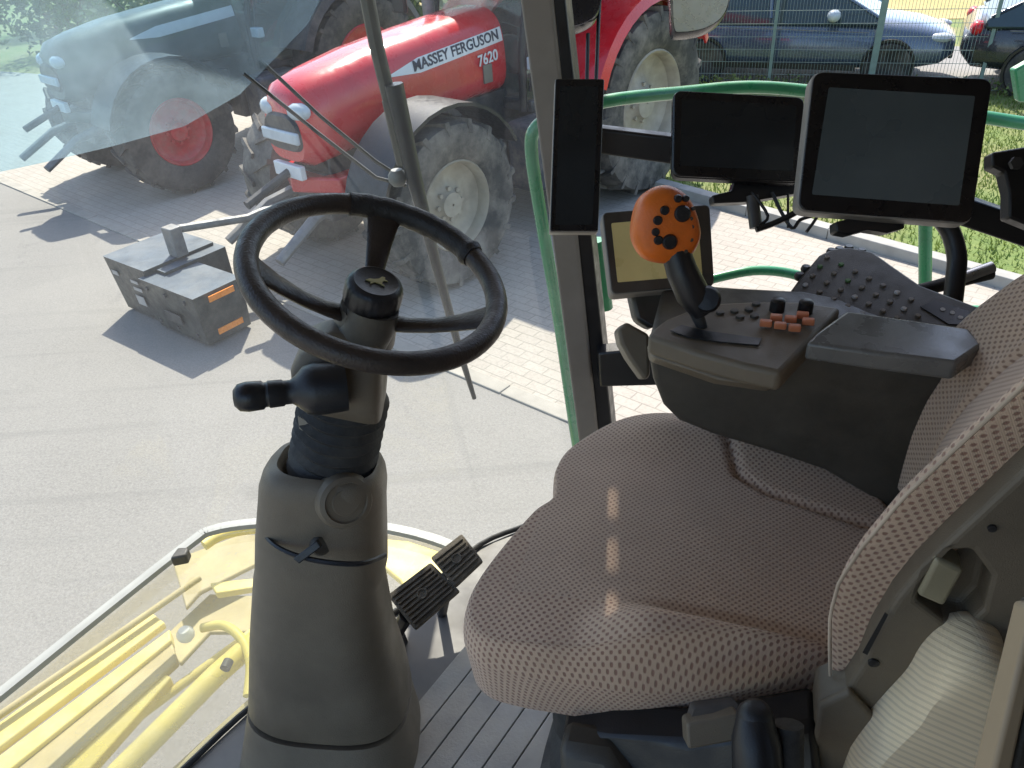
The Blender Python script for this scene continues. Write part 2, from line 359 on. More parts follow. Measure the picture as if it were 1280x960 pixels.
# grass blades
def grass(name, n, sampler, hmin, hmax, label=None):
    mb = MB()
    for i in range(n):
        x, y = sampler(); a = random.uniform(0, 2*PI); w = random.uniform(.006, .014); h = random.uniform(hmin, hmax)
        dx, dy = math.cos(a)*w, math.sin(a)*w; lx, ly = random.uniform(-.04, .04), random.uniform(-.04, .04)
        mb.add([(x-dx, y-dy, .005), (x+dx, y+dy, .005), (x+lx, y+ly, h)], [(0, 1, 2)])
    o = mb.build(name, M['blade'], smooth=False); o['kind'] = 'stuff'; o['label'] = 'short green grass growing between the kerb and the wire fence'; o['category'] = 'grass'; return o
def lawn_s():
    while True:
        t = random.uniform(-1, 9); q = K0+kd*t+kn*random.uniform(.2, 11)
        if (q-F0).dot(fn) < -.05: return q.x, q.y
grass('grass', 42000, lawn_s, .03, .1)

# ------------------------------------------------------------------ world & light
w = bpy.data.worlds.new('World'); sc.world = w; w.use_nodes = True
N = w.node_tree.nodes; L = w.node_tree.links; bg = N['Background']
sky = N.new('ShaderNodeTexSky'); sky.sky_type = 'NISHITA'; sky.sun_disc = False
SUN_EL = math.radians(50); SUN_AZ = math.radians(2)
sky.sun_elevation = SUN_EL; sky.sun_rotation = SUN_AZ; sky.dust_density = 1.5
L.new(sky.outputs[0], bg.inputs[0]); bg.inputs[1].default_value = .15
sl = bpy.data.lights.new('sun', 'SUN'); sl.energy = 3.7; sl.angle = math.radians(.6); sl.color = (1, .94, .84)
so = bpy.data.objects.new('sun', sl); COL.objects.link(so); so.location = (0, 20, 30)
sd = V((math.sin(SUN_AZ)*math.cos(SUN_EL), math.cos(SUN_AZ)*math.cos(SUN_EL), math.sin(SUN_EL)))
so.rotation_euler = sd.to_track_quat('Z', 'Y').to_euler()

# ================================================================== HARVESTER CAB
re = V((.95, -.31, 0)).normalized(); la = V((.31, .95, 0)).normalized(); Z = V((0, 0, 1))
ZF = 1.896
cab = thing('forage_harvester', 'forage harvester cab seen from its doorway, with grey trim and large panes', 'harvester', (0, 1.2, 0))
# floor: edge follows the front (far-left) seal line
fe = [G(150, 1040, ZF), G(235, 958, ZF), G(320, 880, ZF), G(420, 812, ZF), G(525, 745, ZF), G(600, 682, ZF), G(665, 655, ZF), V((.2, 1.66, ZF))]
floor_poly = fe+[V((1.1, 1.3, ZF)), V((1.1, -.1, ZF)), V((-.9, -.1, ZF)), V((-.98, .5, ZF))]
mb = MB(); mb.prism([q+V((0, 0, -.002)) for q in floor_poly], (0, 0, -.08)); mb.build('cab_floor', M['wood'], cab, smooth=False, bevel=.006)
MB().tube(smoothpath([q+V((0, 0, .004)) for q in fe], 4), .007, 8).build('floor_seal', M['blackm'], cab)
# ribbed mat: strips along the groove direction
gd = (G(653, 893, ZF)-G(606, 960, ZF)).normalized(); gn = V((gd.y, -gd.x, 0))
mb = MB(); g0 = G(530, 960, ZF)
for i in range(-2, 22):
    c = g0+gn*(.052*i+.026)
    a = c-gd*(.75 if i > 1 else .35); b = c+gd*(.30 if i < 2 else .52)
    mb.prism([a-gn*.0246, a+gn*.0246, b+gn*.0246, b-gn*.0246], (0, 0, .007))
mb.build('floor_mat', pm('ribbed_floor_mat', (.32, .305, .28), .5, var=.2, scale=9, bump=.5, bscale=160, dust=.7, dustcol=(.42, .38, .31)), cab, bevel=.0015)
# pillar (grey trim + black seal + metal outside)
def bar_between(mb, a0, b0, a1, b1, depth):
    mb.prism([a0, b0, b1, a1], depth)
pa0, pa1 = PY(640, -60, 1.75), PY(752, 640, 1.75)
mb = MB(); mb.prism([PY(642, -60, 1.75), PY(684, -60, 1.75), PY(757, 640, 1.75), PY(735, 640, 1.75)], (0.02, .05, 0)); mb.build('window_pillar', M['trim'], cab, bevel=.006, seg=3).data.materials[0] = M['pillar']
mb = MB(); mb.prism([PY(685, -60, 1.76), PY(700, -60, 1.76), PY(777, 640, 1.76), PY(758, 640, 1.76)], (0.02, .07, 0)); mb.build('window_seal', M['black'], cab, bevel=.004)
# black crossbar under side window and side frame
mb = MB(); mb.prism([PY(748, 442, 1.72), PY(846, 432, 1.66), PY(900, 480, 1.64), PY(750, 484, 1.72)], (0, .05, 0)); mb.build('side_window_sill', M['black'], cab, bevel=.005)
# right-hand cross bar carrying the displays
mb = MB(); mb.prism([PY(728, 158, 1.66), PY(860, 174, 1.62), PY(1120, 218, 1.55), PY(1340, 292, 1.48), PY(1340, 330, 1.48), PY(1120, 256, 1.55), PY(860, 209, 1.62), PY(728, 190, 1.66)], (0.01, .035, 0)); mb.build('display_rail', M['black'], cab, bevel=.006, seg=3)
# windshield glass & its bottom seal
wp = [(-220, 1045), (-80, 936), (0, 873), (120, 776), (236, 684), (268, 665), (330, 656), (420, 655), (490, 664), (545, 678), (590, 697)]
wb = [G(x, y, 1.55) for x, y in wp]
path = smoothpath(wb, 5)
mb = MB()
for q in range(len(path)-1):
    a, b = path[q], path[q+1]; t = (b-a).normalized(); n = V((t.y, -t.x, 0))*.016
    mb.prism([a-n, a+n, b+n, b-n], (0, 0, .02))
mb.build('windshield_seal', M['seal'], cab)
top = [V((q.x*1.04, q.y*1.03, 3.95)) for q in path]; end = V((.17, 1.80, 1.55))
endt = PY(640, -60, 1.78); endt.z = 3.95; pth = path+[V((.24, 1.78, 1.55))]; tp = top+[V((.09, 1.80, 3.95))]
mb = MB(); n = len(pth)
mb.add(pth+tp, [(i, i+1, i+1+n, i+n) for i in range(n-1)]); mb.build('windshield', M['windshield'], cab)
# pale sheet imitating reflected sky on the upper left of the glass: boundary falls to the left
def glassplane(x, y):                     # nearest windshield strip seen at this photo position
    v = ray(x, y)
    for i in range(n-1):
        a, b = pth[i]-Z*0, pth[i+1]; nn = (b-a).cross(tp[i]-a)
        if abs(v.dot(nn)) < 1e-9: continue
        t = (a-CC).dot(nn)/v.dot(nn); q = CC+v*t
        s = (q-a).dot((b-a))/(b-a).length_squared
        if t > 0 and -.02 <= s <= 1.02 and 1.3 < q.z < 4.4: return q
    return P(x, y, 2.3)
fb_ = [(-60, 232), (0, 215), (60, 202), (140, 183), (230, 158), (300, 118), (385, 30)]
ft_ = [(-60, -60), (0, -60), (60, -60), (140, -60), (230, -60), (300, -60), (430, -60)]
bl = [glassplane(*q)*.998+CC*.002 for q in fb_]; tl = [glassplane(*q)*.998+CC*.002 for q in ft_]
mb = MB(); mb.add(bl+tl, [(i, i+1, i+8, i+7) for i in range(6)]); mb.build('sky_reflection', M['sky_sheen'], cab)
# roof, rear wall, added light-blocking wall
mb = MB(); mb.prism([(-1.25, 2.1, 3.96), (-.8, 2.78, 3.96), (.1, 2.88, 3.96), (.287, 2.87, 3.96), (.134, 1.86, 3.96), (.152, 1.86, 3.96), (.305, 2.86, 3.96), (1.25, 2.5, 3.96), (1.3, -.55, 3.96), (-1.3, -.55, 3.96)], (0, 0, .16))  # slot invented to drop sun spots on the seat; overhang lengthened for shade
for ya, yb in ((1.85, 1.915), (1.99, 2.03), (2.10, 2.145), (2.22, 2.89)):  # fillers added to break the slot's sun streak into spots
    xa = .1425+.118*(ya-1.86)/.78; xb = .1425+.118*(yb-1.86)/.78; mb.prism([(xa-.022, ya, 3.98), (xa+.022, ya, 3.98), (xb+.022, yb, 3.98), (xb-.022, yb, 3.98)], (0, 0, .006))
mb.build('roof', M['headliner'], cab)
mb = MB(); mb.prism([(1.25, -.3, 1.8), (1.25, 1.5, 1.8), (1.25, 1.5, 3.96), (1.25, -.3, 3.96)], (.05, 0, 0)); mb.build('rear_wall', M['wall'], cab)
mb = MB(); mb.prism([(-.15, -.45, 1.8), (1.3, -.45, 1.8), (1.3, -.45, 3.96), (-.15, -.45, 3.96)], (0, -.05, 0)); mb.build('light_block_wall', M['wall'], cab)  # unseen wall added behind the camera to cut sky light
# door frame at the right bottom corner
mb = MB(); mb.prism([P(1291, 760, .5), P(1310, 760, .5), P(1256, 1010, .5), P(1230, 1010, .5)], CF*.02); mb.build('door_frame', M['beige'], cab, bevel=.003)
mb = MB(); mb.prism([P(1311, 760, .505), P(1370, 760, .505), P(1330, 1010, .505), P(1257, 1010, .505)], CF*.03); mb.build('door_seal', M['trim_d'], cab, bevel=.003)
# windscreen wiper
wy = 2.0
wip = MB(); wip.tube([PY(452, -40, wy), PY(470, 55, wy), PY(487, 125, wy)], .018, 8); wip.tube([PY(487, 125, wy), PY(505, 205, wy)], .02, 8)
wr = wip.build('wiper', M['trim_d'], cab)
MB().tube([PY(492, 105, wy-.02), PY(517, 220, wy-.02), PY(545, 330, wy-.02), PY(575, 440, wy-.02), PY(593, 498, wy-.02)], [.024, .021, .015, .011, .007], 8).build('blade', M['black'], wr)
MB().tube([PY(325, 75, wy), PY(400, 145, wy), PY(470, 202, wy), PY(508, 226, wy)], .005, 6).tube([PY(305, 92, wy), PY(400, 168, wy), PY(470, 222, wy), PY(508, 232, wy)], .005, 6).build('linkage', M['iron'], wr)
MB().ball(PY(497, 222, wy-.01), .026, 10).build('hub', M['iron_l'], wr)
# green tube rail of the outer platform
rail = thing('platform_rail', 'green tubular handrail outside the side window', 'handrail', (.4, 2.1, 1.0))
q = smoothpath([PY(690, 150, 1.95), PY(672, 158, 1.95), PY(664, 185, 1.95), PY(676, 270, 1.95), PY(700, 410, 1.95), PY(722, 560, 1.95), PY(745, 680, 1.95)], 5)
MB().tube(q, .0175, 12).build('upright', M['green'], rail)
q = smoothpath([PY(690, 150, 1.95), PY(755, 127, 2.0), PY(860, 115, 2.1), PY(935, 109, 2.12), PY(1010, 114, 2.1), PY(1140, 132, 2.02), PY(1240, 148, 1.95), PY(1330, 162, 1.9)], 5)
MB().tube(q, .0165, 12).build('top_tube', M['green'], rail)
q = smoothpath([PY(800, 378, 2.0), PY(860, 358, 2.0), PY(905, 345, 2.0), PY(950, 338, 2.0), PY(1000, 345, 2.0), PY(1060, 370, 2.0), PY(1130, 385, 1.95), PY(1230, 388, 1.9)], 5)
MB().tube(q, .0145, 12).build('middle_tube', M['green'], rail)
MB().tube([PY(1157, 120, 2.0), PY(1157, 240, 2.0), PY(1156, 420, 2.0)], .018, 12).build('post', M['green'], rail)
MB().tube([PY(745, 300, 2.0), PY(757, 385, 2.0)], .022, 12).build('post', M['green'], rail)
# green panel at the right edge
# ------------------------------------------------------------------ yellow front frame below the glass
hd = thing('crop_header', 'yellow steel frame of the harvester front below the windshield', 'header', (-1.2, 1.7, 0))
def band(px, z, th, name, mat, bevel=.006):
    pts = [G(x, y, z) for x, y in px]; mb = MB(); mb.prism(pts, (0, 0, -th)); return mb.build(name, mat, hd, bevel=bevel)
band([(-90, 968), (188, 764), (206, 778), (-75, 990)], 1.33, .03, 'beam', M['yellow'])
band([(-70, 995), (212, 786), (214, 800), (-50, 1012)], 1.315, .05, 'beam', M['yellow'])
band([(-60, 1025), (214, 801), (222, 826), (20, 1010)], 1.30, .03, 'panel', M['yellow_d'])
band([(10, 1012), (196, 836), (214, 846), (60, 1020)], 1.29, .04, 'beam', M['yellow'])
MB().tube([G(105, 1010, 1.3), G(272, 842, 1.3), G(345, 778, 1.3)], .036, 16).build('roller', M['yellow'], hd)
MB().tube([G(20, 1010, 1.24), G(232, 852, 1.24), G(330, 780, 1.24)], .016, 12).build('rod', M['yellow'], hd)
MB().tube([G(170, 1010, 1.2), G(262, 925, 1.2), G(350, 845, 1.2)], .014, 12).build('rod', M['yellow_d'], hd)
MB().tube([G(-60, 935, 1.36), G(120, 812, 1.36), G(250, 722, 1.36)], .012, 10).build('rod', M['yellow_d'], hd)
MB().tube(smoothpath([G(252, 785, 1.32), G(280, 782, 1.33), G(303, 800, 1.33), G(313, 830, 1.32), G(310, 870, 1.3)], 5), .016, 10).build('hoop', M['yellow'], hd)
MB().tube([G(281, 836, 1.4), G(286, 826, 1.4)], .016, 14).build('bolt', M['iron'], hd)
MB().tube(smoothpath([G(255, 682, 1.42), G(280, 668, 1.42), G(330, 660, 1.42), G(420, 662, 1.42), G(480, 676, 1.42)], 5), .02, 10).build('front_hoop', M['yellow'], hd)
band([(470, 672), (510, 676), (552, 690), (580, 712), (640, 760), (560, 790), (520, 760), (500, 725), (470, 700)], 1.4, .03, 'guard', M['yellow'])
band([(262, 728), (320, 722), (330, 732), (270, 742)], 1.3, .03, 'bracket', M['yellow'])
band([(215, 700), (300, 668), (330, 668), (330, 700), (250, 740), (232, 760)], 1.2, .02, 'panel', M['yellow_d'])
band([(200, 800), (262, 742), (330, 745), (330, 790), (262, 790), (225, 830)], 1.12, .02, 'panel', M['yellow_d'])
gpx = [(-220, 1040), (-80, 940), (0, 877), (120, 780), (238, 688), (268, 669), (330, 660), (420, 659), (490, 668), (545, 682), (640, 740), (600, 830), (330, 1010), (0, 1200)]
MB().add([G(x, y, 1.53) for x, y in gpx], [list(range(len(gpx)))]).build('clear_guard', M['guard'], hd, smooth=False)
MB().ball(G(232, 793, 1.34), .03, 10).build('lamp', M['whitep'], hd)
band([(212, 698), (222, 684), (236, 684), (232, 694)], 1.62, .04, 'clip', M['trim_d'])

# ------------------------------------------------------------------ steering column
colm = thing('steering_column', 'grey steering column with black steering wheel on the ribbed cab floor', 'steering column', tuple(G(420, 900, ZF)))
def ell(cx, cy, wpx, d, axis, ratio=.85, n=40, sq=2.4):
    c = P(cx, cy, d); w_ = wpx*d/FPX; ax = V(axis).normalized()
    e1 = (CR - ax*CR.dot(ax)).normalized(); e2 = ax.cross(e1)
    out = []
    for k in range(n):
        t = 2*PI*k/n; ct, st = math.cos(t), math.sin(t)
        out.append(c+e1*w_*math.copysign(abs(ct)**(2/sq), ct)+e2*w_*ratio*math.copysign(abs(st)**(2/sq), st))
    return out
base = P(415, 930, 1.62); Wc = P(472, 345, 1.15)
cax = (P(420, 560, 1.35)-P(414, 850, 1.56)).normalized()
prof = [(425, 1000, 124, 1.68), (423, 945, 114, 1.65), (418, 893, 102, 1.60), (416, 868, 97, 1.585)]
MB().loft([ell(x, y, w_, d, cax, .85, 48, 3.0) for x, y, w_, d in prof]).build('base_shell', M['column'], colm)
prof = [(416, 866, 92, 1.583), (416, 861, 96.5, 1.58), (413, 830, 93, 1.55), (405, 780, 85, 1.50), (401, 712, 77.5, 1.45), (404, 700, 78.5, 1.44), (404, 660, 78, 1.41), (405, 620, 76, 1.385), (406, 600, 76, 1.365), (407, 586, 73, 1.352), (409, 577, 67, 1.345), (411, 574, 60, 1.343), (412, 580, 55, 1.35), (412, 598, 51, 1.365)]
MB().loft([ell(x, y, w_, d, cax, .85, 48, 3.0) for x, y, w_, d in prof]).build('column_shell', M['column'], colm)
# side pod with round cap
pc = P(435, 631, 1.272)
nrm = (CC-pc).normalized(); nrm = (nrm+V((.15, 0, -.35))).normalized()
MB().lathe(pc-nrm*.06, nrm, [(.050, -.02), (.049, .036), (.044, .047), (.036, .050), (.034, .046), (.024, .046), (.022, .049), (.001, .049)], 36).build('adjuster_cap', M['trim'], colm)
kc = P(402, 681, 1.315); MB().lathe(kc-nrm*.03, nrm, [(.02, 0), (.02, .03), (.016, .036), (.001, .037)], 20).build('knob', M['trim_d'], colm)
MB().lathe(P(394, 611, 1.285), nrm, [(.006, 0), (.006, .004), (.001, .005)], 12).build('plug', M['black'], colm)
st = smoothpath([P(325, 652, 1.38), P(334, 672, 1.325), P(352, 687, 1.298), P(383, 698, 1.288), P(420, 704, 1.287), P(455, 704, 1.305), P(481, 694, 1.36)], 5)
MB().tube(st, .0045, 6).build('cable_tie', M['black'], colm)
MB().prism([P(368, 697, 1.29), P(398, 674, 1.285), P(404, 682, 1.285), P(376, 703, 1.29)], CF*-.012).build('tie_buckle', M['black'], colm, bevel=.002)
# rubber bellows
bax = (P(428, 500, 1.27)-P(414, 575, 1.36)).normalized(); rings = []
for i in range(33):
    t = i/32; x = 413+(432-413)*t; y = 592+(490-592)*t; w_ = 51+(53-51)*t+(3.6 if i % 4 == 2 else (-2.6 if i % 4 == 0 else 0)); d = 1.36+(1.27-1.36)*t
    rings.append(ell(x, y, w_, d, bax, .9, sq=2))
MB().loft(rings).build('bellows', M['blackm'], colm)
# upper housing
uax = (P(440, 430, 1.2)-P(425, 520, 1.28)).normalized()
prof = [(430, 508, 40, 1.27, .6), (429, 500, 51, 1.262, .75), (427, 482, 54, 1.245, .85), (427, 455, 56, 1.225, .9), (431, 436, 51, 1.21, .85), (438, 422, 40, 1.195, .75), (446, 412, 30, 1.19, .6)]
MB().loft([ell(x, y, w_, d, uax, r, sq=6, n=48) for x, y, w_, d, r in prof]).build('housing', M['trim'], colm)
MB().loft([ell(446, 430, 36, 1.22, uax, .9), ell(462, 405, 33, 1.19, uax, .9), ell(468, 385, 31, 1.175, uax, .9)]).build('neck', M['trim_d'], colm)
# stalk
sa, sb = P(390, 487, 1.15), P(291, 498, 1.12)
sax = (sb-sa); Ls = sax.length
stk = MB().lathe(sa, sax, [(.038, -.05), (.040, -.005), (.036, .010), (.024, .022), (.018, .03), (.018, .04), (.020, .042), (.0205, .062), (.0185, .064), (.0185, .068), (.0215, .071), (.0225, Ls*.82), (.020, Ls*.93), (.012, Ls*.99), (.002, Ls)], 24).build('stalk', M['black'], colm)
MB().prism([P(372, 520, 1.25), P(410, 540, 1.25), P(395, 548, 1.26), P(374, 536, 1.26)], CF*.01).build('label_plate', M['trim_l'], colm)
# steering wheel
nw = V((.36, -.17, .92)).normalized(); RW = .187
def wl(x, y): return PL(x, y, Wc, nw)
w1 = (CR-nw*CR.dot(nw)).normalized(); w2 = nw.cross(w1)
mbw = MB(); NR = 72; pts = [Wc+(w1*math.cos(2*PI*k/NR)+w2*math.sin(2*PI*k/NR))*RW for k in range(NR)]
mbw.tube(pts, .0172, 14, closed=True)
wheel = mbw.build('steering_wheel', M['leather'], colm)
# worn wrap section sits over the rim with ragged end
a0 = math.degrees(math.atan2((wl(605, 318)-Wc).dot(w2), (wl(605, 318)-Wc).dot(w1))); a1 = 112
wrp = []; rr = []
for k in range(25):
    a = math.radians(a0+(a1-a0)*k/24); wrp.append(Wc+(w1*math.cos(a)+w2*math.sin(a))*RW); rr.append(.0198+random.uniform(-.0008, .0008)+(.003 if k == 1 else 0))
MB().tube(wrp, rr, 14).build('rim_wrap', pm('dark_worn_wrap', (.016, .014, .013), .5, var=.3, scale=30, bump=.8, bscale=300), wheel)
hub0 = Wc-nw*.085
for k, (x, y) in enumerate(((482, 262), (322, 330), (618, 395))):
    e = wl(x, y); dv = (e-Wc).normalized(); e = Wc+dv*(RW-.004); side = nw.cross(dv).normalized()
    rings = []
    for t in (0, .15, .35, .55, .75, .9, 1):
        c = hub0.lerp(e, t)+nw*(-.018*math.sin(PI*t)); hw = .026-.010*math.sin(PI*min(1, t*1.1)) + (.008 if t > .95 else 0); th = .009
        rings.append([c+side*hw*math.cos(u)+nw*th*math.sin(u) for u in [2*PI*i/14 for i in range(14)]])
    MB().loft(rings).build('spoke', M['leather'], wheel)
prof = [(.05, -.055), (.047, -.03), (.044, -.012), (.0445, -.008)]
MB().lathe(Wc-nw*.062, nw, [(.052, -.06), (.048, -.02), (.044, 0), (.001, .001)], 32).build('boss', M['trim_d'], wheel)
kn_ = Wc-nw*.055
mk = MB(); ribs = []
for h_, r_0 in [(0, .040), (.006, .0435), (.034, .0435), (.042, .040), (.046, .034), (.044, .030), (.0445, .001)]:
    ribs.append([kn_+nw*h_+(w1*math.cos(2*PI*k/72)+w2*math.sin(2*PI*k/72))*(r_0+(.0012 if (k % 3 == 0 and .004 < h_ < .036) else 0)) for k in range(72)])
mk.loft(ribs); knob = mk.build('knob', M['black'], wheel)
# small leaping emblem on the knob
em = [(-.016, -.004), (-.010, .002), (-.004, .003), (.003, .007), (.007, .014), (.012, .014), (.012, .009), (.017, .006), (.011, .005), (.008, -.002), (.014, -.008), (.006, -.005), (-.002, -.004), (-.008, -.011), (-.008, -.005)]
MB().prism([kn_+nw*.0445+w1*a+w2*b for a, b in em], nw*.0015).build('emblem', M['copper'], colm and wheel, smooth=False)

# ------------------------------------------------------------------ pedals
ped = thing('brake_pedals', 'pair of worn ribbed rubber brake pedals right of the column', 'pedals', tuple(G(505, 795, ZF)))
pn = None
def pad(corners, d, nrib, name):
    c = [P(x, y, dd) for (x, y), dd in zip(corners, d)]
    nn = (c[1]-c[0]).cross(c[3]-c[0]).normalized()
    if nn.dot(CC-c[0]) < 0: nn = -nn
    mb = MB(); mb.prism(rquad(c, .006), -nn*.014)
    for i in range(1, nrib):
        t = i/nrib; a = c[0].lerp(c[3], t).lerp(c[1].lerp(c[2], t), .06); b = c[0].lerp(c[3], t).lerp(c[1].lerp(c[2], t), .94)
        w_ = (c[3]-c[0]).normalized()*.0026; mb.prism([a-w_, a+w_, b+w_, b-w_], nn*.004)
    cc = sum(c, V((0, 0, 0)))/4; mb.lathe(cc, nn, [(.013, 0), (.013, .006), (.009, .006), (.009, .004), (.001, .004)], 16)
    return mb.build(name, M['pedal'], ped, bevel=.001)
pad([(484, 744), (538, 703), (574, 738), (518, 787)], (1.78, 1.80, 1.75, 1.73), 9, 'pedal')
pad([(538, 697), (577, 667), (603, 700), (568, 733)], (1.80, 1.82, 1.77, 1.75), 7, 'pedal')
MB().tube([P(508, 770, 1.76), P(496, 790, 1.80), P(502, 806, 1.84)], .018, 8).build('pedal_arm', M['black'], ped)
MB().tube([P(560, 730, 1.79), P(552, 770, 1.9), P(560, 785, 1.93)], .012, 8).build('pedal_arm', M['iron'], ped)
# ------------------------------------------------------------------ driver's seat
SZ = H-.90
seat = thing('driver_seat', 'large driver seat upholstered in dotted brown fabric beside the console', 'seat', (.25, .8, ZF))
Wp = [(580, 800), (590, 760), (622, 715), (664, 668), (690, 648), (693, 612), (714, 584), (762, 562), (830, 552), (905, 558), (980, 580), (1050, 618), (1110, 660), (1140, 720), (1115, 800), (1068, 850), (1000, 860), (900, 862), (800, 866), (700, 852), (640, 842), (598, 828)]
Wl = [G(x, y, SZ-.05) for x, y in Wp]; Wl = smoothpath(Wl, 8, closed=True)
cen = sum(Wl, V((0, 0, 0)))/len(Wl)
def lc(q): r = q-cen; return r.dot(re), r.dot(la)
us = [lc(q)[0] for q in Wl]; vs_ = [lc(q)[1] for q in Wl]; u0, u1, v0, v1 = min(us), max(us), min(vs_), max(vs_)
def sstep(a, b, x): t = max(0, min(1, (x-a)/(b-a))); return t*t*(3-2*t)
def nearedge(u):        # lateral position of the near rim at a given u
    best = v0
    return v0
SEAM = [lc(G(x_, y_, SZ)) for x_, y_ in ((903, 530), (908, 570), (922, 602), (960, 622), (1020, 640), (1120, 668))]
def dseam(u, v):
    best = 9
    for (a, b), (c, d) in zip(SEAM, SEAM[1:]):
        t = max(0, min(1, ((u-a)*(c-a)+(v-b)*(d-b))/((c-a)**2+(d-b)**2))); best = min(best, math.hypot(u-a-(c-a)*t, v-b-(d-b)*t))
    return best
def hgt(u, v):
    f = (u-u0)/(u1-u0)
    h = .018*math.sin(PI*min(1, f*1.05))
    # near bolster crest
    dv = v-(v0+.050); h += .052*math.exp(-(dv/(.040 if dv > 0 else .06))**2)*sstep(.26, .44, f)
    dv = v-(v1-.075); h += .030*math.exp(-(dv/.06)**2)*sstep(.1, .4, f)
    # seams
    ds = abs(v-(v0+.105)); h -= .010*math.exp(-(ds/.012)**2)*sstep(.3, .5, f)
    h -= .013*math.exp(-(dseam(u, v)/.007)**2)
    h += .006*math.sin(7*f+2*v)*.5
    return h
rings = []; NRad = 60; nW = len(Wl)
prof_s = []
for i in range(NRad):
    t = i/(NRad-1); prof_s.append(('top', .02+.93*t))
for a in (18, 36, 54, 72, 90): prof_s.append(('edge', a))
for zz in (.03, .06, .085): prof_s.append(('side', zz))
prof_s += [('under', .0), ('under', 1)]
verts = []; uvs = []
for kind, a in prof_s:
    for q in Wl:
        r = q-cen; r.z = 0; dlen = r.length; dr = r/dlen
        if kind == 'top': pos = cen+r*a; z = SZ+hgt(*lc(pos)); p = V((pos.x, pos.y, z)); arc = dlen*a
        elif kind == 'edge':
            rad = .05*dlen/ max(dlen, .01); ang = math.radians(a)
            k = .95+.05*math.sin(ang); pos = cen+r*k; hh = hgt(*lc(cen+r*.95)); p = V((pos.x, pos.y, SZ+hh-(hh+.05)*(1-math.cos(ang)))); arc = dlen*.95+ang*.035
        elif kind == 'side': pos = cen+r*(1-.25*a); p = V((pos.x, pos.y, SZ-.05-a)); arc = dlen*.95+.055+a
        else: pos = cen+r*(.93 if a == 0 else .3); p = V((pos.x, pos.y, SZ-.15)); arc = dlen
        verts.append(p); uvs.append((lc(cen+dr*arc)[0], lc(cen+dr*arc)[1]))
fs = []; R_ = len(prof_s); mats_i = []
mb = MB()
fs = [(k*nW+i, k*nW+(i+1) % nW, (k+1)*nW+(i+1) % nW, (k+1)*nW+i) for k in range(R_-1) for i in range(nW)]
fs.append([i for i in range(nW)])
mb.add(verts, fs, 0, uvs)
for fi, f in enumerate(mb.f):
    c = sum((mb.v[i] for i in f), V((0, 0, 0)))/len(f); u, v = lc(c); k = fi//nW
    isfine = k < NRad-1 and v > v0+.10 and (u-u0) > .07
    mb.m[fi] = 1 if isfine or fi == len(mb.f)-1 else 0
mb.build('seat_cushion', [M['fab_dot'], M['fab_fine']], seat)
# backrest
Bn = V((.371, .58, 2.555)); bl_ = la*.47
BPROF = []
for x_, y_ in ((1041, 842), (1040, 800), (1041, 765), (1052, 725), (1078, 685), (1130, 622), (1200, 556), (1280, 482), (1345, 420)):
    q_ = PL(x_, y_, Bn, la)-Bn; BPROF.append((q_.z, q_.dot(re)))
FPROF = []
for x_, y_ in ((1112, 640), (1118, 600), (1128, 560), (1142, 515), (1160, 475), (1186, 435), (1230, 392), (1285, 352), (1345, 315)):
    q_ = PL(x_, y_, Bn+la*.47, la)-Bn; FPROF.append((q_.z, q_.dot(re)-.02))
FPROF.insert(0, (-.2, FPROF[0][1])); _a, _b = FPROF[-2], FPROF[-1]; FPROF.append((1.4, _b[1]+(1.4-_b[0])*(_b[1]-_a[1])/(_b[0]-_a[0])))
BPROF.insert(0, (-.04, BPROF[0][1])); _a, _b = BPROF[-2], BPROF[-1]; BPROF.append((1.2, _b[1]+(1.2-_b[0])*(_b[1]-_a[1])/(_b[0]-_a[0])))
def profil(h, pts=None): # rearward offset of the back's front surface with height
    pts = pts or BPROF
    for (a, b), (c, d) in zip(pts, pts[1:]):
        if h <= c: return b+(d-b)*(h-a)/(c-a)
    return pts[-1][1]
rowsN = 40; latN = 110; verts = []; uvs = []
for i in range(rowsN+1):
    h = -.02+.86*i/rowsN; o = profil(h); of_ = profil(h, FPROF)
    # contour across: start behind near side, round near bolster, across, round far bolster, behind
    ring = []
    for j in range(latN+1):
        s = j/latN
        if s < .22:        # near side face, from back to crest
            t = s/.22; lat_ = .0-.012*math.sin(PI*t*.5); rear = .13*(1-t)**1.0+.0; 
            rear = .150*(1-t)+.004; lat_ = .075*(1-t)**2-.01*math.sin(PI*t)
        elif s < .78:
            t = (s-.22)/.56; lat_ = t; rear = .004+ .052*sstep(0, .22, t)*(1-sstep(.74, 1, t)) - .012*math.exp(-((t-.05)/.05)**2)
            rear += .018*math.exp(-((t-.27)/.02)**2)+.024*math.exp(-((t-.68)/.02)**2)-.014*math.exp(-((t-.82)/.09)**2)
            lat_ = t
        else:
            t = (s-.78)/.22; lat_ = 1.0+.03*math.sin(PI*t)*.6; rear = .004+.12*t
        q = Bn+bl_*lat_+re*(o+(of_-o)*sstep(-.1, 1.1, lat_)+rear)+Z*h
        ring.append(q); uvs.append((h*1.05, (s*(.72))))
    verts += ring
W1 = latN+1
mb = MB(); fs = []
for i in range(rowsN):
    for j in range(latN): fs.append((i*W1+j, i*W1+j+1, (i+1)*W1+j+1, (i+1)*W1+j))
    fs.append((i*W1+latN, i*W1, (i+1)*W1, (i+1)*W1+latN))
fs.append(list(range(W1))); fs.append([rowsN*W1+j for j in range(W1)])
mb.add(verts, fs, 0, uvs)
for fi in range(len(mb.f)):
    j = fi % (latN+1); s = j/latN
    mb.m[fi] = 1 if s > .30 else 0
bk = mb.build('backrest', [M['fab_dot'], M['fab_fine']], seat)
MB().tube([Bn+re*(profil(h_)-.003)+Z*h_-la*.004 for h_ in [i_*.02 for i_ in range(0, 42)]], .0022, 8).build('piping', pm('pale_piping', (.5, .39, .29), .85), bk)
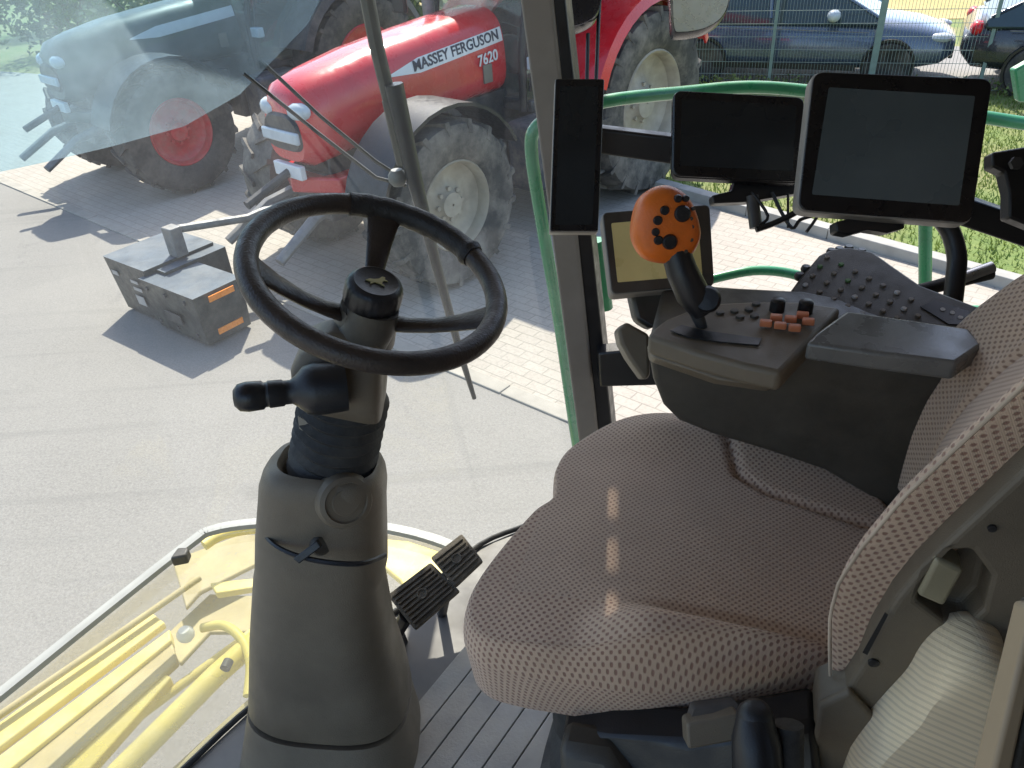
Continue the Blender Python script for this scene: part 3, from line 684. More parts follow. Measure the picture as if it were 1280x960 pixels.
# plastic side shell with recliner recess
so_ = V((.371, .58, 2.5))+re*0-la*.03; sn_ = la
def SP(x, y, k=0): return PL(x, y, so_-la*k, sn_)
outer = [(1003, 990), (1022, 878), (1058, 862), (1076, 835), (1092, 796), (1120, 750), (1150, 714), (1188, 676), (1225, 642), (1300, 572), (1400, 640), (1420, 1100), (1200, 1120)]
hole = [(1146, 752), (1158, 716), (1185, 690), (1215, 688), (1240, 722), (1230, 762), (1208, 784), (1180, 778)]
bm = bmesh.new(); off = V(seat['_o'])
ov = [bm.verts.new(SP(*q)-off) for q in outer]; hv = [bm.verts.new(SP(*q)-off) for q in hole]
for L_ in (ov, hv):
    for i in range(len(L_)): bm.edges.new((L_[i], L_[(i+1) % len(L_)]))
bmesh.ops.triangle_fill(bm, use_beauty=True, use_dissolve=False, edges=list(bm.edges), normal=-sn_)
hb = [bm.verts.new(SP(*q)-off+la*.035) for q in hole]; nh = len(hv)
for i in range(nh): bm.faces.new((hv[i], hv[(i+1) % nh], hb[(i+1) % nh], hb[i]))
bm.faces.new(hb)
ob_ = [bm.verts.new(v.co+la*.05) for v in ov]; no = len(ov)
for i in range(no): bm.faces.new((ov[i], ov[(i+1) % no], ob_[(i+1) % no], ob_[i]))
bmesh.ops.recalc_face_normals(bm, faces=bm.faces)
me = bpy.data.meshes.new('side_shell'); bm.to_mesh(me); bm.free(); me.materials.append(M['trim'])
ss = bpy.data.objects.new('side_shell', me); COL.objects.link(ss); ss.parent = seat; ss['_o'] = tuple(off)
bv = ss.modifiers.new('b', 'BEVEL'); bv.width = .006; bv.segments = 3; bv.limit_method = 'ANGLE'; bv.angle_limit = math.radians(35)
MB().prism([SP(1146, 745, .004), SP(1170, 698, .004), SP(1206, 714, .004), SP(1180, 760, .004)], la*.03).build('recliner_lever', M['lever'], ss, bevel=.005, seg=3)
# lower hip cover, screws
MB().prism([SP(1008, 985, .012), SP(1024, 884, .012), SP(1062, 866, .012), SP(1100, 905, .012), SP(1085, 990, .012)], la*.012).build('hip_cover', M['trim'], ss, bevel=.005, seg=3)
for x, y, r0 in ((1092, 828, .006), (1103, 908, .005), (1240, 660, .004)):
    MB().lathe(SP(x, y, .001), -la, [(r0, -.01), (r0, .002), (.001, .0025)], 14).build('screw', M['black'], ss)
MB().prism([SP(1078, 815, .003), SP(1106, 765, .003), SP(1110, 768, .003), SP(1084, 818, .003)], -la*.001).build('slot', M['black'], ss)
# seat base & suspension
bc = V((.30, .80, 0))
mb = MB(); rings = []
for i, (z, s) in enumerate([(ZF, .30), (ZF+.02, .30), (ZF+.05, .24), (ZF+.09, .27), (ZF+.13, .235), (ZF+.17, .265), (ZF+.21, .23), (ZF+.25, .26), (ZF+.29, .23), (ZF+.33, .255), (ZF+.38, .25), (SZ-.13, .25)]):
    ring = []
    for k in range(32):
        t = 2*PI*k/32; ct, st_ = math.cos(t), math.sin(t); ring.append(bc+re*(s*1.0*math.copysign(abs(ct)**.5, ct))+la*(s*.78*math.copysign(abs(st_)**.5, st_))+Z*z)
    rings.append(ring)
mb.loft(rings); mb.build('suspension', M['blackm'], seat)
mb = MB(); mb.prism([P(700, 915, 1.12), P(760, 925, 1.06), P(860, 930, 1.02), P(1020, 905, .96), P(1030, 1010, .96), P(710, 1010, 1.10)], la*.06); mb.build('seat_pan', M['black'], seat, bevel=.01)
mb = MB(); mb.prism(rquad([P(858, 905, .93), P(926, 893, .92), P(930, 925, .92), P(860, 938, .93)], .006), CF*.03); mb.build('belt_buckle', M['trim'], seat, bevel=.004)
mb = MB(); mb.prism(rquad([P(868, 885, .95), P(922, 878, .95), P(925, 895, .93), P(862, 905, .94)], .004), CF*.02); mb.build('belt_clip', M['iron'], seat, bevel=.003)
MB().tube([P(944, 900, .90), P(945, 925, .89), P(948, 990, .9)], [.022, .028, .03], 16).ball(P(944, 898, .90), .0225, 14).build('adjuster_knob', M['black'], seat)
MB().tube([P(985, 905, .9), P(985, 990, .9)], .018, 12).build('adjuster_knob', M['blackm'], seat)
MB().prism([P(697, 935, 1.07), P(760, 945, 1.05), P(800, 1010, 1.02), P(700, 1010, 1.07)], la*.05).build('base_panel', M['trim_d'], seat, bevel=.012)
# ------------------------------------------------------------------ passenger seat
ps = thing('passenger_seat', 'folded instructor seat in sunlit ribbed cream fabric at the door', 'seat', (.5, .3, ZF))
po = V((.45, .47, 2.5))
pp = [(1060, 985), (1085, 945), (1115, 912), (1142, 884), (1160, 855), (1185, 832), (1215, 823), (1245, 827), (1266, 845), (1262, 880), (1250, 920), (1235, 985), (1215, 1040), (1060, 1040)]
pq = smoothpath([PL(x, y, po, la) for x, y in pp], 3, closed=True)
pcn = sum(pq, V((0, 0, 0)))/len(pq); mb = MB(); vv = []; uu = []; nP = len(pq); ldir = (PL(1240, 832, po, la)-PL(1105, 940, po, la)).normalized()
for (k, d) in ((.3, -.020), (.6, -.0195), (.84, -.018), (.93, -.012), (.985, .0), (1, .012), (1, .05), (.96, .065), (.8, .075)):
    for q in pq: r = pcn+(q-pcn)*k+la*d; vv.append(r); uu.append(((q-pcn).dot(ldir)*k+.05*math.sin(d*20), (q-pcn).dot(re)*k+d))
mb.add(vv, [(a*nP+i, a*nP+(i+1) % nP, (a+1)*nP+(i+1) % nP, (a+1)*nP+i) for a in range(8) for i in range(nP)]+[list(range(nP)), [8*nP+i for i in range(nP)]], 0, uu)
mb.build('seat_pad', M['fab_cream'], ps)
mb = MB(); mb.prism([V((.42, .50, ZF)), V((.62, .44, ZF)), V((.62, .44, 2.45)), V((.42, .50, 2.45))], la*.05); mb.build('pedestal', M['trim_d'], ps, bevel=.01)

# ------------------------------------------------------------------ console
con = thing('armrest_console', 'dark grey armrest console with storage lid behind the driver seat', 'console', (.5, 1.1, ZF))
co = V((.222, 1.052, 2.78)); cdir = re; cn_ = la
def CP(x, y): return PL(x, y, co, cn_)
body = [(811, 420), (810, 445), (815, 475), (828, 508), (848, 528), (890, 545), (960, 566), (1030, 590), (1090, 625), (1140, 670), (1200, 700), (1260, 600), (1230, 480), (1190, 470), (1100, 455), (1008, 436), (920, 430)]
mb = MB(); mb.prism([CP(*q) for q in body], la*.20); mb.build('console_body', M['trim_d'], con, bevel=.012, seg=4, angle=60)
# pedestal from console down to the floor
mb = MB(); mb.prism([V((.52, .99, ZF)), V((.95, .86, ZF)), V((.95, .86, 2.6)), V((.52, .99, 2.6))], la*.14); mb.build('console_pedestal', M['trim_d'], con, bevel=.02)
dk = [(809, 419), (816, 410), (832, 398), (880, 379), (940, 376), (1000, 376), (1052, 384), (1012, 428), (976, 466), (930, 456), (870, 440)]
mb = MB(); mb.prism([G(x, y, 2.79) for x, y in dk], (0, 0, -.035)); deck = mb.build('top_plate', M['trim'], con, bevel=.008, seg=3, angle=60)
mb = MB(); mb.prism([G(x, y, 2.792) for x, y in ((838, 414), (852, 407), (880, 414), (952, 424), (948, 432), (900, 428), (860, 422))], (0, 0, .0015)); mb.build('lever_slot', M['black'], deck, smooth=False)
mb = MB(); mb.prism([G(x, y, 2.756) for x, y in ((812, 424), (976, 470), (970, 484), (900, 474), (815, 445))], (0, .03, -.03)); mb.build('edge_trim', M['trim'], deck, bevel=.008)
mb = MB(); mb.prism([G(x, y, 2.815) for x, y in ((1008, 428), (1020, 415), (1058, 388), (1130, 398), (1212, 410), (1230, 430), (1196, 453), (1100, 441))], (0, 0, -.03)); lid = mb.build('storage_lid', M['lid'], con, bevel=.006, seg=4, angle=50)
# orange rocker buttons, black rotary knobs
for i, (x, y) in enumerate(((957, 406), (975, 409), (993, 412), (1010, 404), (970, 399), (988, 401), (1003, 396))):
    c = G(x, y, 2.795); MB().box(c+Z*.003, .009, .0055, .005, ax=re, ay=la).build('rocker_button', M['obutton'], deck, bevel=.002)
for x, y in ((971, 388), (1006, 390)):
    c = G(x, y, 2.79); MB().lathe(c, Z, [(.012, 0), (.0115, .018), (.008, .021), (.001, .021)], 18).build('rotary_knob', M['black'], deck)
for x, y in ((900, 392), (918, 390), (936, 388), (925, 397), (943, 396), (945, 381), (890, 386)):
    c = G(x, y, 2.79); MB().lathe(c, Z, [(.007, 0), (.0065, .004), (.001, .0045)], 14).build('push_button', M['trim_d'], deck)
# left end bracket (grey stand)
mb = MB(); mb.prism([P(772, 412, 1.33), P(783, 402, 1.33), P(812, 418, 1.33), P(813, 470, 1.33), P(806, 476, 1.33), P(786, 448, 1.33), P(776, 430, 1.33)], CF*.06); mb.build('stand', M['trim'], con, bevel=.01, seg=3)
# ------------------------------------------------------------------ joystick
js = thing('drive_lever', 'multifunction drive lever with orange paddle grip standing in the console slot', 'joystick', tuple(G(885, 425, 2.79)))
MB().tube([P(884, 428, 1.22), P(876, 405, 1.21), P(868, 385, 1.195)], [.007, .009, .012], 12).build('rod', M['iron'], js)
MB().tube([P(878, 392, 1.20), P(866, 368, 1.19), P(852, 338, 1.18), P(844, 312, 1.175)], [.016, .026, .024, .022], 16).build('stem', M['black'], js)
MB().lathe(P(884, 374, 1.185), (CC-P(884, 374, 1.185)), [(.019, -.02), (.021, -.008), (.021, .010), (.017, .016), (.001, .017)], 24).build('thumb_wheel', M['black'], js)
jo = P(836, 283, 1.16); jn = (CC-jo).normalized(); jn = (jn+CR*.25-CU*.05).normalized(); j1 = (CR-jn*CR.dot(jn)).normalized(); j2 = jn.cross(j1)
out = [(-44, -18), (-45, 5), (-38, 32), (-22, 46), (-4, 50), (14, 44), (28, 30), (38, 8), (42, -14), (32, -36), (12, -46), (-12, -46), (-32, -38)]
jp = smoothpath([(j1*x+j2*y)*(1.16/FPX) for x, y in out], 4, closed=True)
mb = MB(); rings = []
for k, d in ((.35, .019), (.7, .016), (.88, .010), (.97, .001), (1, -.012), (.97, -.028), (.85, -.038), (.5, -.042)):
    rings.append([jo+q*k+jn*d for q in jp])
mb.loft(rings); grip = mb.build('grip', M['orange'], js)
for x, y, r0, h0 in ((12, 16, .0125, .007), (-2, -18, .0115, .008), (-10, 20, .007, .005), (-18, 8, .007, .005), (-20, -6, .006, .005), (-16, -16, .007, .005), (6, 34, .006, .005), (16, 34, .005, .004)):
    c = jo+(j1*x+j2*y)*(1.16/FPX)+jn*.0165; MB().lathe(c, jn, [(r0, -.006), (r0, h0*.6), (r0*.8, h0), (.001, h0)], 16).build('thumb_button', M['black'], grip)
for x, y in ((24, 10), (26, 0), (22, -12), (26, -16), (16, -24), (20, -30), (26, 22)):
    c = jo+(j1*x+j2*y)*(1.16/FPX)+jn*.0145; MB().lathe(c, jn, [(.003, -.004), (.003, .002), (.001, .002)], 8).build('legend', M['trim_d'], grip)
# ------------------------------------------------------------------ keypad pod
kp = thing('keypad_panel', 'dark sloping control panel covered in small keys behind the storage lid', 'control panel', (.6, 1.1, ZF))
q0, q1, q2 = P(978, 378, 1.31), P(1205, 418, 1.21), P(1070, 308, 1.38)
kn2 = (q1-q0).cross(q2-q0).normalized()
if kn2.dot(CC-q0) < 0: kn2 = -kn2
def KP(x, y): return PL(x, y, q0, kn2)
ko = [(976, 380), (984, 368), (1000, 346), (1024, 318), (1040, 310), (1062, 308), (1092, 314), (1120, 334), (1152, 356), (1200, 374), (1232, 386), (1222, 420), (1150, 410), (1060, 394), (1010, 392)]
mb = MB(); mb.prism([KP(*q) for q in ko], -kn2*.04); pan = mb.build('panel', M['trim_d'], kp, bevel=.006, seg=3, angle=50)
mb = MB(); mb.prism([KP(x, y)+kn2*.0005 for x, y in ((1150, 384), (1168, 376), (1212, 390), (1206, 406), (1186, 406))], kn2*.0012); mb.build('black_inset', M['bezel'], pan, smooth=False)
kx = (KP(1150, 380)-KP(1040, 330)).normalized()
for r in range(6):
    for c in range(9):
        x = 1012+c*17+r*-6+(r*9.5); y = 329+c*8.6+r*10.5-0
        x = 1034+c*17.5-r*9; y = 322+c*8.8+r*11.5
        if x < 1004+0 or (r > 3 and c > 6) or (x > 1218) or y > 398 or (y > 386 and x < 1060): continue
        if r == 0 and c > 6: continue
        m_ = M['keys'] if (r*3+c) % 4 == 1 else M['trim']
        if c < 3 and r < 2: m_ = M['gbutton'] if (c+r) % 2 else M['trim']
        o = KP(x, y); MB().lathe(o, kn2, [(.0050, -.001), (.0046, .002), (.0036, .003), (.001, .003)], 10).build('key', m_, pan)
for x, y in ((1178, 388), (1190, 392), (1200, 398)): MB().lathe(KP(x, y), kn2, [(.004, 0), (.004, .003), (.001, .003)], 8).build('key', M['keys'], pan)
for x, y in ((1050, 309), (1062, 307), (1078, 311), (1040, 311), (1000, 341), (1008, 332)):
    MB().ball(KP(x, y)-kn2*.008, .0095, 8).build('scroll_key', M['black'], pan)
# dark lever right of the panel and hanging hose
hose = thing('grab_lever', 'grey ended black lever outside the right window behind the keypad', 'lever', tuple(P(1180, 370, 1.5)))
MB().tube([P(1110, 372, 1.5), P(1170, 358, 1.5), P(1238, 340, 1.5)], [.012, .013, .015], 12).build('rod', M['blackm'], hose)
MB().tube([P(1190, 352, 1.49), P(1240, 334, 1.49)], [.011, .012], 12).build('grip', M['steel'], hose)
hs = MB().tube(smoothpath([P(1172, 268, 1.42), P(1188, 290, 1.42), P(1196, 320, 1.42), P(1194, 350, 1.42), P(1190, 385, 1.42)], 5), [.017]*21, 12).build('display_arm', M['black'])
tag(hs, 'curved black arm rising from the console to the large display', 'bracket')

# ------------------------------------------------------------------ displays
def display(name, label, corners, d, th, rad, mframe, inner=None, minner=None, mcase=None, group=None):
    c = [P(x, y, dd) for (x, y), dd in zip(corners, d)]
    n = (c[1]-c[0]).cross(c[3]-c[0]).normalized()
    if n.dot(CC-c[0]) < 0: n = -n
    c[3] = c[3]; root = thing(name, label, 'display', tuple(sum(c, V((0, 0, 0)))/4-n*th), group=group)
    front = rquad(c, rad); mb = MB(); mb.prism([q-n*.004 for q in front], -n*(th-.004)); mb.build('case', mcase or mframe, root, bevel=.004, seg=2, angle=60)
    cc = sum(c, V((0, 0, 0)))/4; mb = MB(); mb.prism([cc+(q-cc)*.985+n*.0 for q in front], -n*.006); fr = mb.build('bezel', mframe, root, bevel=.0015, angle=60)
    if inner:
        ic = [PL(x, y, c[0]+n*.0008, n) for x, y in inner]; MB().prism(rquad(ic, .003), -n*.0006).build('screen', minner, fr, smooth=False)
    return root, n, c
big, bn_, bc_ = display('large_display', 'large tablet display with grey screen, widest of the cab displays', [(1016, 88), (1243, 97), (1216, 280), (996, 263)], (1.25, 1.22, 1.22, 1.25), .04, .018, M['bezel'], [(1036, 109), (1219, 120), (1199, 257), (1015, 243)], M['screen_off'], M['case'])
MB().prism([P(1045, 277, 1.27), P(1062, 273, 1.27), P(1130, 277, 1.27), P(1132, 285, 1.27), P(1110, 291, 1.27), P(1085, 287, 1.27), P(1062, 293, 1.27), P(1046, 290, 1.27)], CF*.03).build('clamp', M['black'], big, bevel=.003)
blk, n2, c2 = display('wide_display', 'wide black switched-off display between the narrow and the large one', [(842, 112), (1007, 121), (1002, 228), (840, 220)], (1.45, 1.43, 1.42, 1.44), .03, .016, M['bezel'], [(852, 124), (996, 132), (991, 214), (850, 207)], M['screen'])
MB().prism([P(890, 244, 1.46), P(915, 238, 1.46), P(918, 226, 1.46), P(1005, 228, 1.46), P(1005, 240, 1.46), P(970, 246, 1.46), P(935, 252, 1.46), P(892, 254, 1.46)], CF*.03).build('clamp', M['black'], blk, bevel=.003)
MB().tube([P(940, 245, 1.46), P(945, 285, 1.46)], .012, 10).build('clamp_screw', M['iron'], blk)
for pts, r0 in (([(945, 287), (970, 278), (1000, 262), (1012, 245)], .006), ([(940, 240), (960, 270), (948, 282)], .003), ([(965, 240), (975, 262), (990, 285), (1000, 275), (1015, 270)], .0035), ([(985, 242), (985, 285)], .0025), ([(1005, 265), (1022, 268), (1008, 290)], .003)):
    MB().tube(smoothpath([P(x, y, 1.45) for x, y in pts], 4), r0, 7).build('cable', M['black'], blk)
nar, n3, c3 = display('narrow_display', 'tall narrow black display fixed upright on the window pillar', [(694, 97), (756, 97), (748, 290), (687, 290)], (1.55, 1.55, 1.55, 1.55), .035, .005, M['bezel'], [(700, 108), (748, 108), (741, 281), (694, 281)], M['screen'], M['case'])
ylw, n4, c4 = display('console_display', 'square console display with ochre screen behind the orange lever', [(752, 265), (888, 255), (894, 356), (764, 368)], (1.36, 1.36, 1.34, 1.34), .045, .010, M['trim_d'], [(764, 279), (872, 269), (878, 344), (772, 353)], M['yellowscreen'], M['pillar'])
MB().prism([P(787, 364, 1.38), P(850, 360, 1.38), P(846, 384, 1.37), P(815, 412, 1.36), P(795, 400, 1.37)], CF*.05).build('neck', M['trim_d'], ylw, bevel=.008)
br = thing('side_bracket', 'black metal bracket at the right end of the display rail', 'bracket', tuple(P(1262, 230, 1.4)))
MB().prism([P(1241, 190, 1.4), P(1300, 180, 1.4), P(1330, 300, 1.4), P(1262, 272, 1.4), P(1262, 240, 1.4), P(1256, 215, 1.4), P(1241, 208, 1.4)], CF*.03).build('bracket_plate', M['black'], br, bevel=.004)
MB().lathe(P(1268, 205, 1.39), -CF, [(.012, 0), (.012, .008), (.001, .009)], 6).build('bolt', M['iron'], br)
gp = MB(); gp.prism([PY(1268, 88, 2.3), PY(1300, 70, 2.3), PY(1310, 130, 2.3), PY(1274, 128, 2.3)], (0, .03, 0)); tag(gp.build('green_box', M['green'], bevel=.006), 'small green box on the rail at the right edge of the picture', 'box')

# mirrors
def mirror(name, label, out, d, mat_b, mat_g, inset):
    root = thing(name, label, 'mirror', tuple(P(out[0][0], out[0][1], d))); q = smoothpath([P(x, y, d) for x, y in out], 4, closed=True)
    c = sum(q, V((0, 0, 0)))/len(q); mb = MB()
    mb.loft([[c+(a-c)*k+CF*e for a in q] for k, e in ((.9, .06), (1, .04), (1, 0), (.97, -.008), (.93, -.006), (.3, -.006))]); b = mb.build('housing', mat_b, root)
    if mat_g: MB().prism([c+(a-c)*inset-CF*.0075 for a in q], -CF*.001).build('glass', mat_g, root, smooth=False)
    return root
m1 = mirror('wide_angle_mirror', 'black backed mirror above the narrow display', [(692, -40), (755, -40), (752, 0), (744, 22), (726, 33), (708, 35), (698, 25), (693, 5)], 2.3, M['mirrorback'], None, .9)
MB().tube([P(752, -60, 2.33), P(748, 30, 2.33), P(744, 130, 2.33)], .006, 8).build('mirror_arm', M['black'], m1)
MB().tube([P(735, 42, 2.33), P(733, 130, 2.33)], .006, 8).build('mirror_arm', M['black'], m1)
m2 = mirror('rear_view_mirror', 'pale faced exterior mirror with black rim above the green rail', [(840, -50), (915, -50), (912, 0), (902, 24), (880, 38), (850, 43), (841, 38), (839, 5)], 2.4, M['mirrorback'], M['mirrorglass'], .95)
MB().tube([P(830, -60, 2.45), P(838, 0, 2.45)], .01, 8).build('mirror_arm', M['black'], m2)

# ================================================================== OUTSIDE
def wheel_parts(parent, c, R, W, side, rimmat, nlug, rimR=None, name='wheel', tyre=None):
    """tractor wheel: axle along local y; side = +1 outer face to +y"""
    c = V(c); rimR = rimR or R*.56; hw = W/2
    prof = [(rimR, -hw*.8), (rimR*1.12, -hw*.98), (R*.86, -hw*1.02), (R*.93, -hw*.95), (R*.955, -hw*.6), (R*.96, 0), (R*.955, hw*.6), (R*.93, hw*.95), (R*.86, hw*1.02), (rimR*1.12, hw*.98), (rimR, hw*.8)]
    mb = MB(); mb.lathe(c, (0, 1, 0), prof, 56, caps=False)
    for k in range(nlug):
        for s in (-1, 1):
            a = 2*PI*(k+(.5 if s > 0 else 0))/nlug; da = .17
            def rp(r, ang, y): return c+V((math.cos(ang)*r, y, math.sin(ang)*r))
            th = .045/R
            i0, i1 = a, a+da*s*0+da
            q = []
            for (ang, y, ro) in ((a, s*.02*W, R), (a+th, s*.02*W, R), (a+da+th, s*hw*.97, R*.985), (a+da, s*hw*.97, R*.985)): q.append(rp(ro, ang, y))
            lo = []
            for (ang, y, ro) in ((a, s*.02*W, R*.94), (a+th*1.3, s*.02*W, R*.94), (a+da+th*1.3, s*hw*1.0, R*.9), (a+da, s*hw*1.0, R*.9)): lo.append(rp(ro, ang, y))
            mb.add(q+lo, [(0, 1, 2, 3), (0, 4, 5, 1), (1, 5, 6, 2), (2, 6, 7, 3), (3, 7, 4, 0)])
            # shoulder part of the lug down the sidewall
            e = [rp(R*.985, a+da, s*hw*.97), rp(R*.985, a+da+th, s*hw*.97), rp(R*.84, a+da+th*1.6, s*hw*1.035), rp(R*.84, a+da+th*.3, s*hw*1.035)]
            f = [rp(R*.9, a+da, s*hw*.9), rp(R*.9, a+da+th, s*hw*.9), rp(R*.82, a+da+th*1.6, s*hw*.97), rp(R*.82, a+da+th*.3, s*hw*.97)]
            mb.add(e+f, [(0, 1, 2, 3), (0, 4, 5, 1), (1, 5, 6, 2), (2, 6, 7, 3), (3, 7, 4, 0)])
    w_ = mb.build('wheel', tyre or M['tyre'], parent)
    s = side
    rp_ = [(rimR*1.03, s*hw*.86), (rimR*1.0, s*hw*.9), (rimR*.95, s*hw*.8), (rimR*.93, s*hw*.45), (rimR*.80, s*hw*.30), (rimR*.6, s*hw*.22), (rimR*.42, s*hw*.34), (rimR*.3, s*hw*.5), (rimR*.28, s*hw*.62), (.01, s*hw*.64)]
    r = MB().lathe(c, (0, 1, 0), rp_, 40, caps=False); r.lathe(c, (0, 1, 0), [(rimR*1.0, s*hw*.3), (rimR*1.0, -s*hw*.86), (rimR*.9, -s*hw*.8), (rimR*.85, s*hw*.1), (.01, s*hw*.1)], 40, caps=False)
    for k in range(8):
        a = 2*PI*k/8; r.lathe(c+V((math.cos(a)*rimR*.36, s*hw*.4, math.sin(a)*rimR*.36)), (0, s, 0), [(.022, 0), (.022, .03), (.001, .03)], 6)
    r.build('rim', rimmat, w_)
    return w_
def hoodsec(x, w, z0, z1, sq=3.2, n=28, crown=.0):
    out = []
    for k in range(n):
        t = 2*PI*k/n; ct, st_ = math.cos(t), math.sin(t)
        y = w*math.copysign(abs(ct)**(2/sq), ct); z = (z0+z1)/2+(z1-z0)/2*math.copysign(abs(st_)**(2/sq), st_)
        out.append(V((x, y*(1-.12*max(0, (z-z0)/(z1-z0))), z)))
    return out
HS = [(1.45, .45, 1.30, 2.10), (1.7, .45, 1.30, 2.09), (2.3, .44, 1.28, 2.04), (3.0, .42, 1.22, 1.97), (3.45, .40, 1.16, 1.89), (3.70, .36, 1.14, 1.82), (3.80, .27, 1.2, 1.70)]
def make_tractor(label, loc, rot, rimmat, group, tyre=None, lettering=True, fend='red', bodym='red'):
    t = thing('tractor', label, 'tractor', loc, rot, group, local=True)
    FX = 2.95; FR, RR = .75, .98
    for y in (.93, -.93): wheel_parts(t, (FX, y, FR), FR, .5, 1 if y > 0 else -1, rimmat, 17, FR*.52, tyre=tyre)
    for y in (.95, -.95): wheel_parts(t, (0, y, RR), RR, .62, 1 if y > 0 else -1, rimmat, 20, RR*.55, tyre=tyre)
    # chassis: engine block, axle, gearbox
    mb = MB(); mb.box((1.9, 0, 1.0), 1.7, .27, .32); mb.box((3.3, 0, .85), .35, .25, .22); mb.box((0, 0, .95), .6, .4, .35); mb.box((0, 0, .98), .14, .7, .14); mb.box((FX, 0, .72), .13, .8, .12); mb.box((1.3, .42, .8), .45, .16, .22); mb.box((1.3, -.42, .8), .45, .16, .22)
    mb.lathe((2.3, .28, .95), (0, 1, 0), [(.14, 0), (.14, .12), (.05, .14), (.01, .14)], 16); mb.box((2.7, .3, 1.05), .25, .08, .1); mb.box((1.9, .3, 1.0), .18, .1, .2)
    mb.build('chassis', M['iron'], t, bevel=.02)
    mb = MB()
    mb.loft([hoodsec(*h_) for h_ in HS])
    hood = mb.build('hood', M[bodym], t)
    # grille & lamps on nose
    mb = MB(); mb.loft([hoodsec(3.72, .32, 1.24, 1.66), hoodsec(3.83, .25, 1.30, 1.58)]); mb.build('grille', M['iron'], hood)
    MB().box((3.84, 0, 1.42), .02, .26, .05).build('lamp_strip', M['headlamp'], hood, bevel=.015)
    for y in (.2, -.2): MB().ball((3.74, y, 1.62), .13, 14, sq=(.7, 1, .62)).build('headlight', M['headlamp'], hood)
    # red front frame with plate
    mb = MB(); mb.loft([[V((3.25, y, .92)), V((3.62+.22*(1-abs(y)/.42), y, .92)), V((3.62+.22*(1-abs(y)/.42), y, 1.06)), V((3.25, y, 1.06))] for y in (-.42, -.3, -.15, 0, .15, .3, .42)]); fr = mb.build('front_frame', M[bodym], t, bevel=.02)
    MB().box((3.82, 0, 1.12), .03, .2, .06).build('number_plate', M['whitep'], t, bevel=.01)
    # side air grille, badge stripe
    for s in (1, -1):
        st_ = MB()
        def hy(x, z): 
            for (xa, wa, za, zb), (xb, wb_, zc, zd) in zip(HS[:-2], HS[1:-1]):
                if xa <= x <= xb or xb > 3.6:
                    k = (x-xa)/(xb-xa); w_ = wa+(wb_-wa)*k; z0 = za+(zc-za)*k; z1 = zb+(zd-zb)*k
                    sn2 = max(-.999, min(.999, (z-(z0+z1)/2)/((z1-z0)/2))); ss_ = abs(sn2)**(1.6); ct = (1-ss_**2)**.5 if ss_ < 1 else 0
                    return w_*ct**(2/3.2)*(1-.12*max(0, (z-z0)/(z1-z0)))
            return .4
        qa = []; xs = [1.47+i*.12 for i in range(13)]
        rows = []
        for x in xs:
            zc = 1.87-(x-1.47)*.085; hh = .062 if x < 2.6 else .062*(2.95-x)/.4
            rows.append([V((x, s*(hy(x, zc+e)+.006), zc+e)) for e in (-hh, -hh*.5, 0, hh*.5, hh)])
        vv = [q for r in rows for q in r]
        st_.add(vv, [(a*5+b, a*5+b+1, (a+1)*5+b+1, (a+1)*5+b) for a in range(len(xs)-1) for b in range(4)]); st_.build('badge_stripe', M['whitep'], hood)
        MB().box((1.72, s*(hy(1.72, 1.55)+.004), 1.55), .06, .008, .085).build('vent', M['trim_l'], hood, bevel=.004)
        if s > 0 and lettering:
            # text reads from front to back when seen from the left: baseline runs towards the cab (-x)
            xa_, xb_ = 2.62, 1.52
            oo = V((xa_, hy(2.2, 1.84)+.012, 1.87-(xa_-1.47)*.085-.034)); ex = V((-1, .012, .085)); 
            text_mesh('lettering', 'MASSEY FERGUSON', oo, ex, V((.02, -.14, 1)), 1.1, M['lettering'], hood, .003, bold=.02)
            text_mesh('model_number', '7620', V((1.84, hy(1.7, 1.66)+.012, 1.635)), ex, V((0, -.1, 1)), .27, M['whitep'], hood, .003, bold=.015)
    # fenders over the front wheels
    for s in (1,):
        rings = []
        for k in range(13):
            a = math.radians(15+k*11.5); rr_ = FR+.09; c = V((FX+math.cos(a)*rr_, 0, FR+math.sin(a)*rr_)); up = V((math.cos(a), 0, math.sin(a)))
            rings.append([c+V((0, s*.68, 0)), c+V((0, s*1.19, 0)), c+V((0, s*1.19, 0))+up*.03, c+V((0, s*.68, 0))+up*.03])
        MB().loft(rings).build('front_fender', M['black'], t)
    # rear fenders, red
    for s in (1, -1):
        rings = []
        for k in range(15):
            a = math.radians(20+k*9.5); rr_ = RR+.12; c = V((math.cos(a)*rr_, 0, RR+math.sin(a)*rr_)); up = V((math.cos(a), 0, math.sin(a)))
            rings.append([c+V((0, s*.5, 0)), c+V((0, s*1.24, 0)), c+V((0, s*1.27, 0))-up*.07, c+V((0, s*1.3, 0))-up*.07, c+V((0, s*1.27, 0))+up*.03, c+V((0, s*.5, 0))+up*.03])
        MB().loft(rings).build('rear_fender', M[fend], t)
    # cab
    corners = {'a': (1.0, .55), 'b': (.15, .72), 'c': (-.75, .62)}
    for s in (1, -1):
        for (x0, y0), (x1, y1) in (((1.42, .6), (1.2, .62)), ((.4, .78), (.35, .72)), ((-.8, .7), (-.7, .62))):
            MB().tube([(x0, s*y0, 1.15), (x0, s*(y0+.02), 1.7), (x1, s*y1, 2.75)], .04, 8).build('cab_pillar', M['black'], t)
        MB().add([(1.42, s*.6, 1.2), (.4, s*.78, 1.2), (.35, s*.72, 2.72), (1.2, s*.62, 2.72)], [(0, 1, 2, 3)]).build('door_glass', M['cabglass'], t)
        MB().add([(.4, s*.78, 1.6), (-.8, s*.7, 1.6), (-.7, s*.62, 2.72), (.35, s*.72, 2.72)], [(0, 1, 2, 3)]).build('side_glass', M['cabglass'], t)
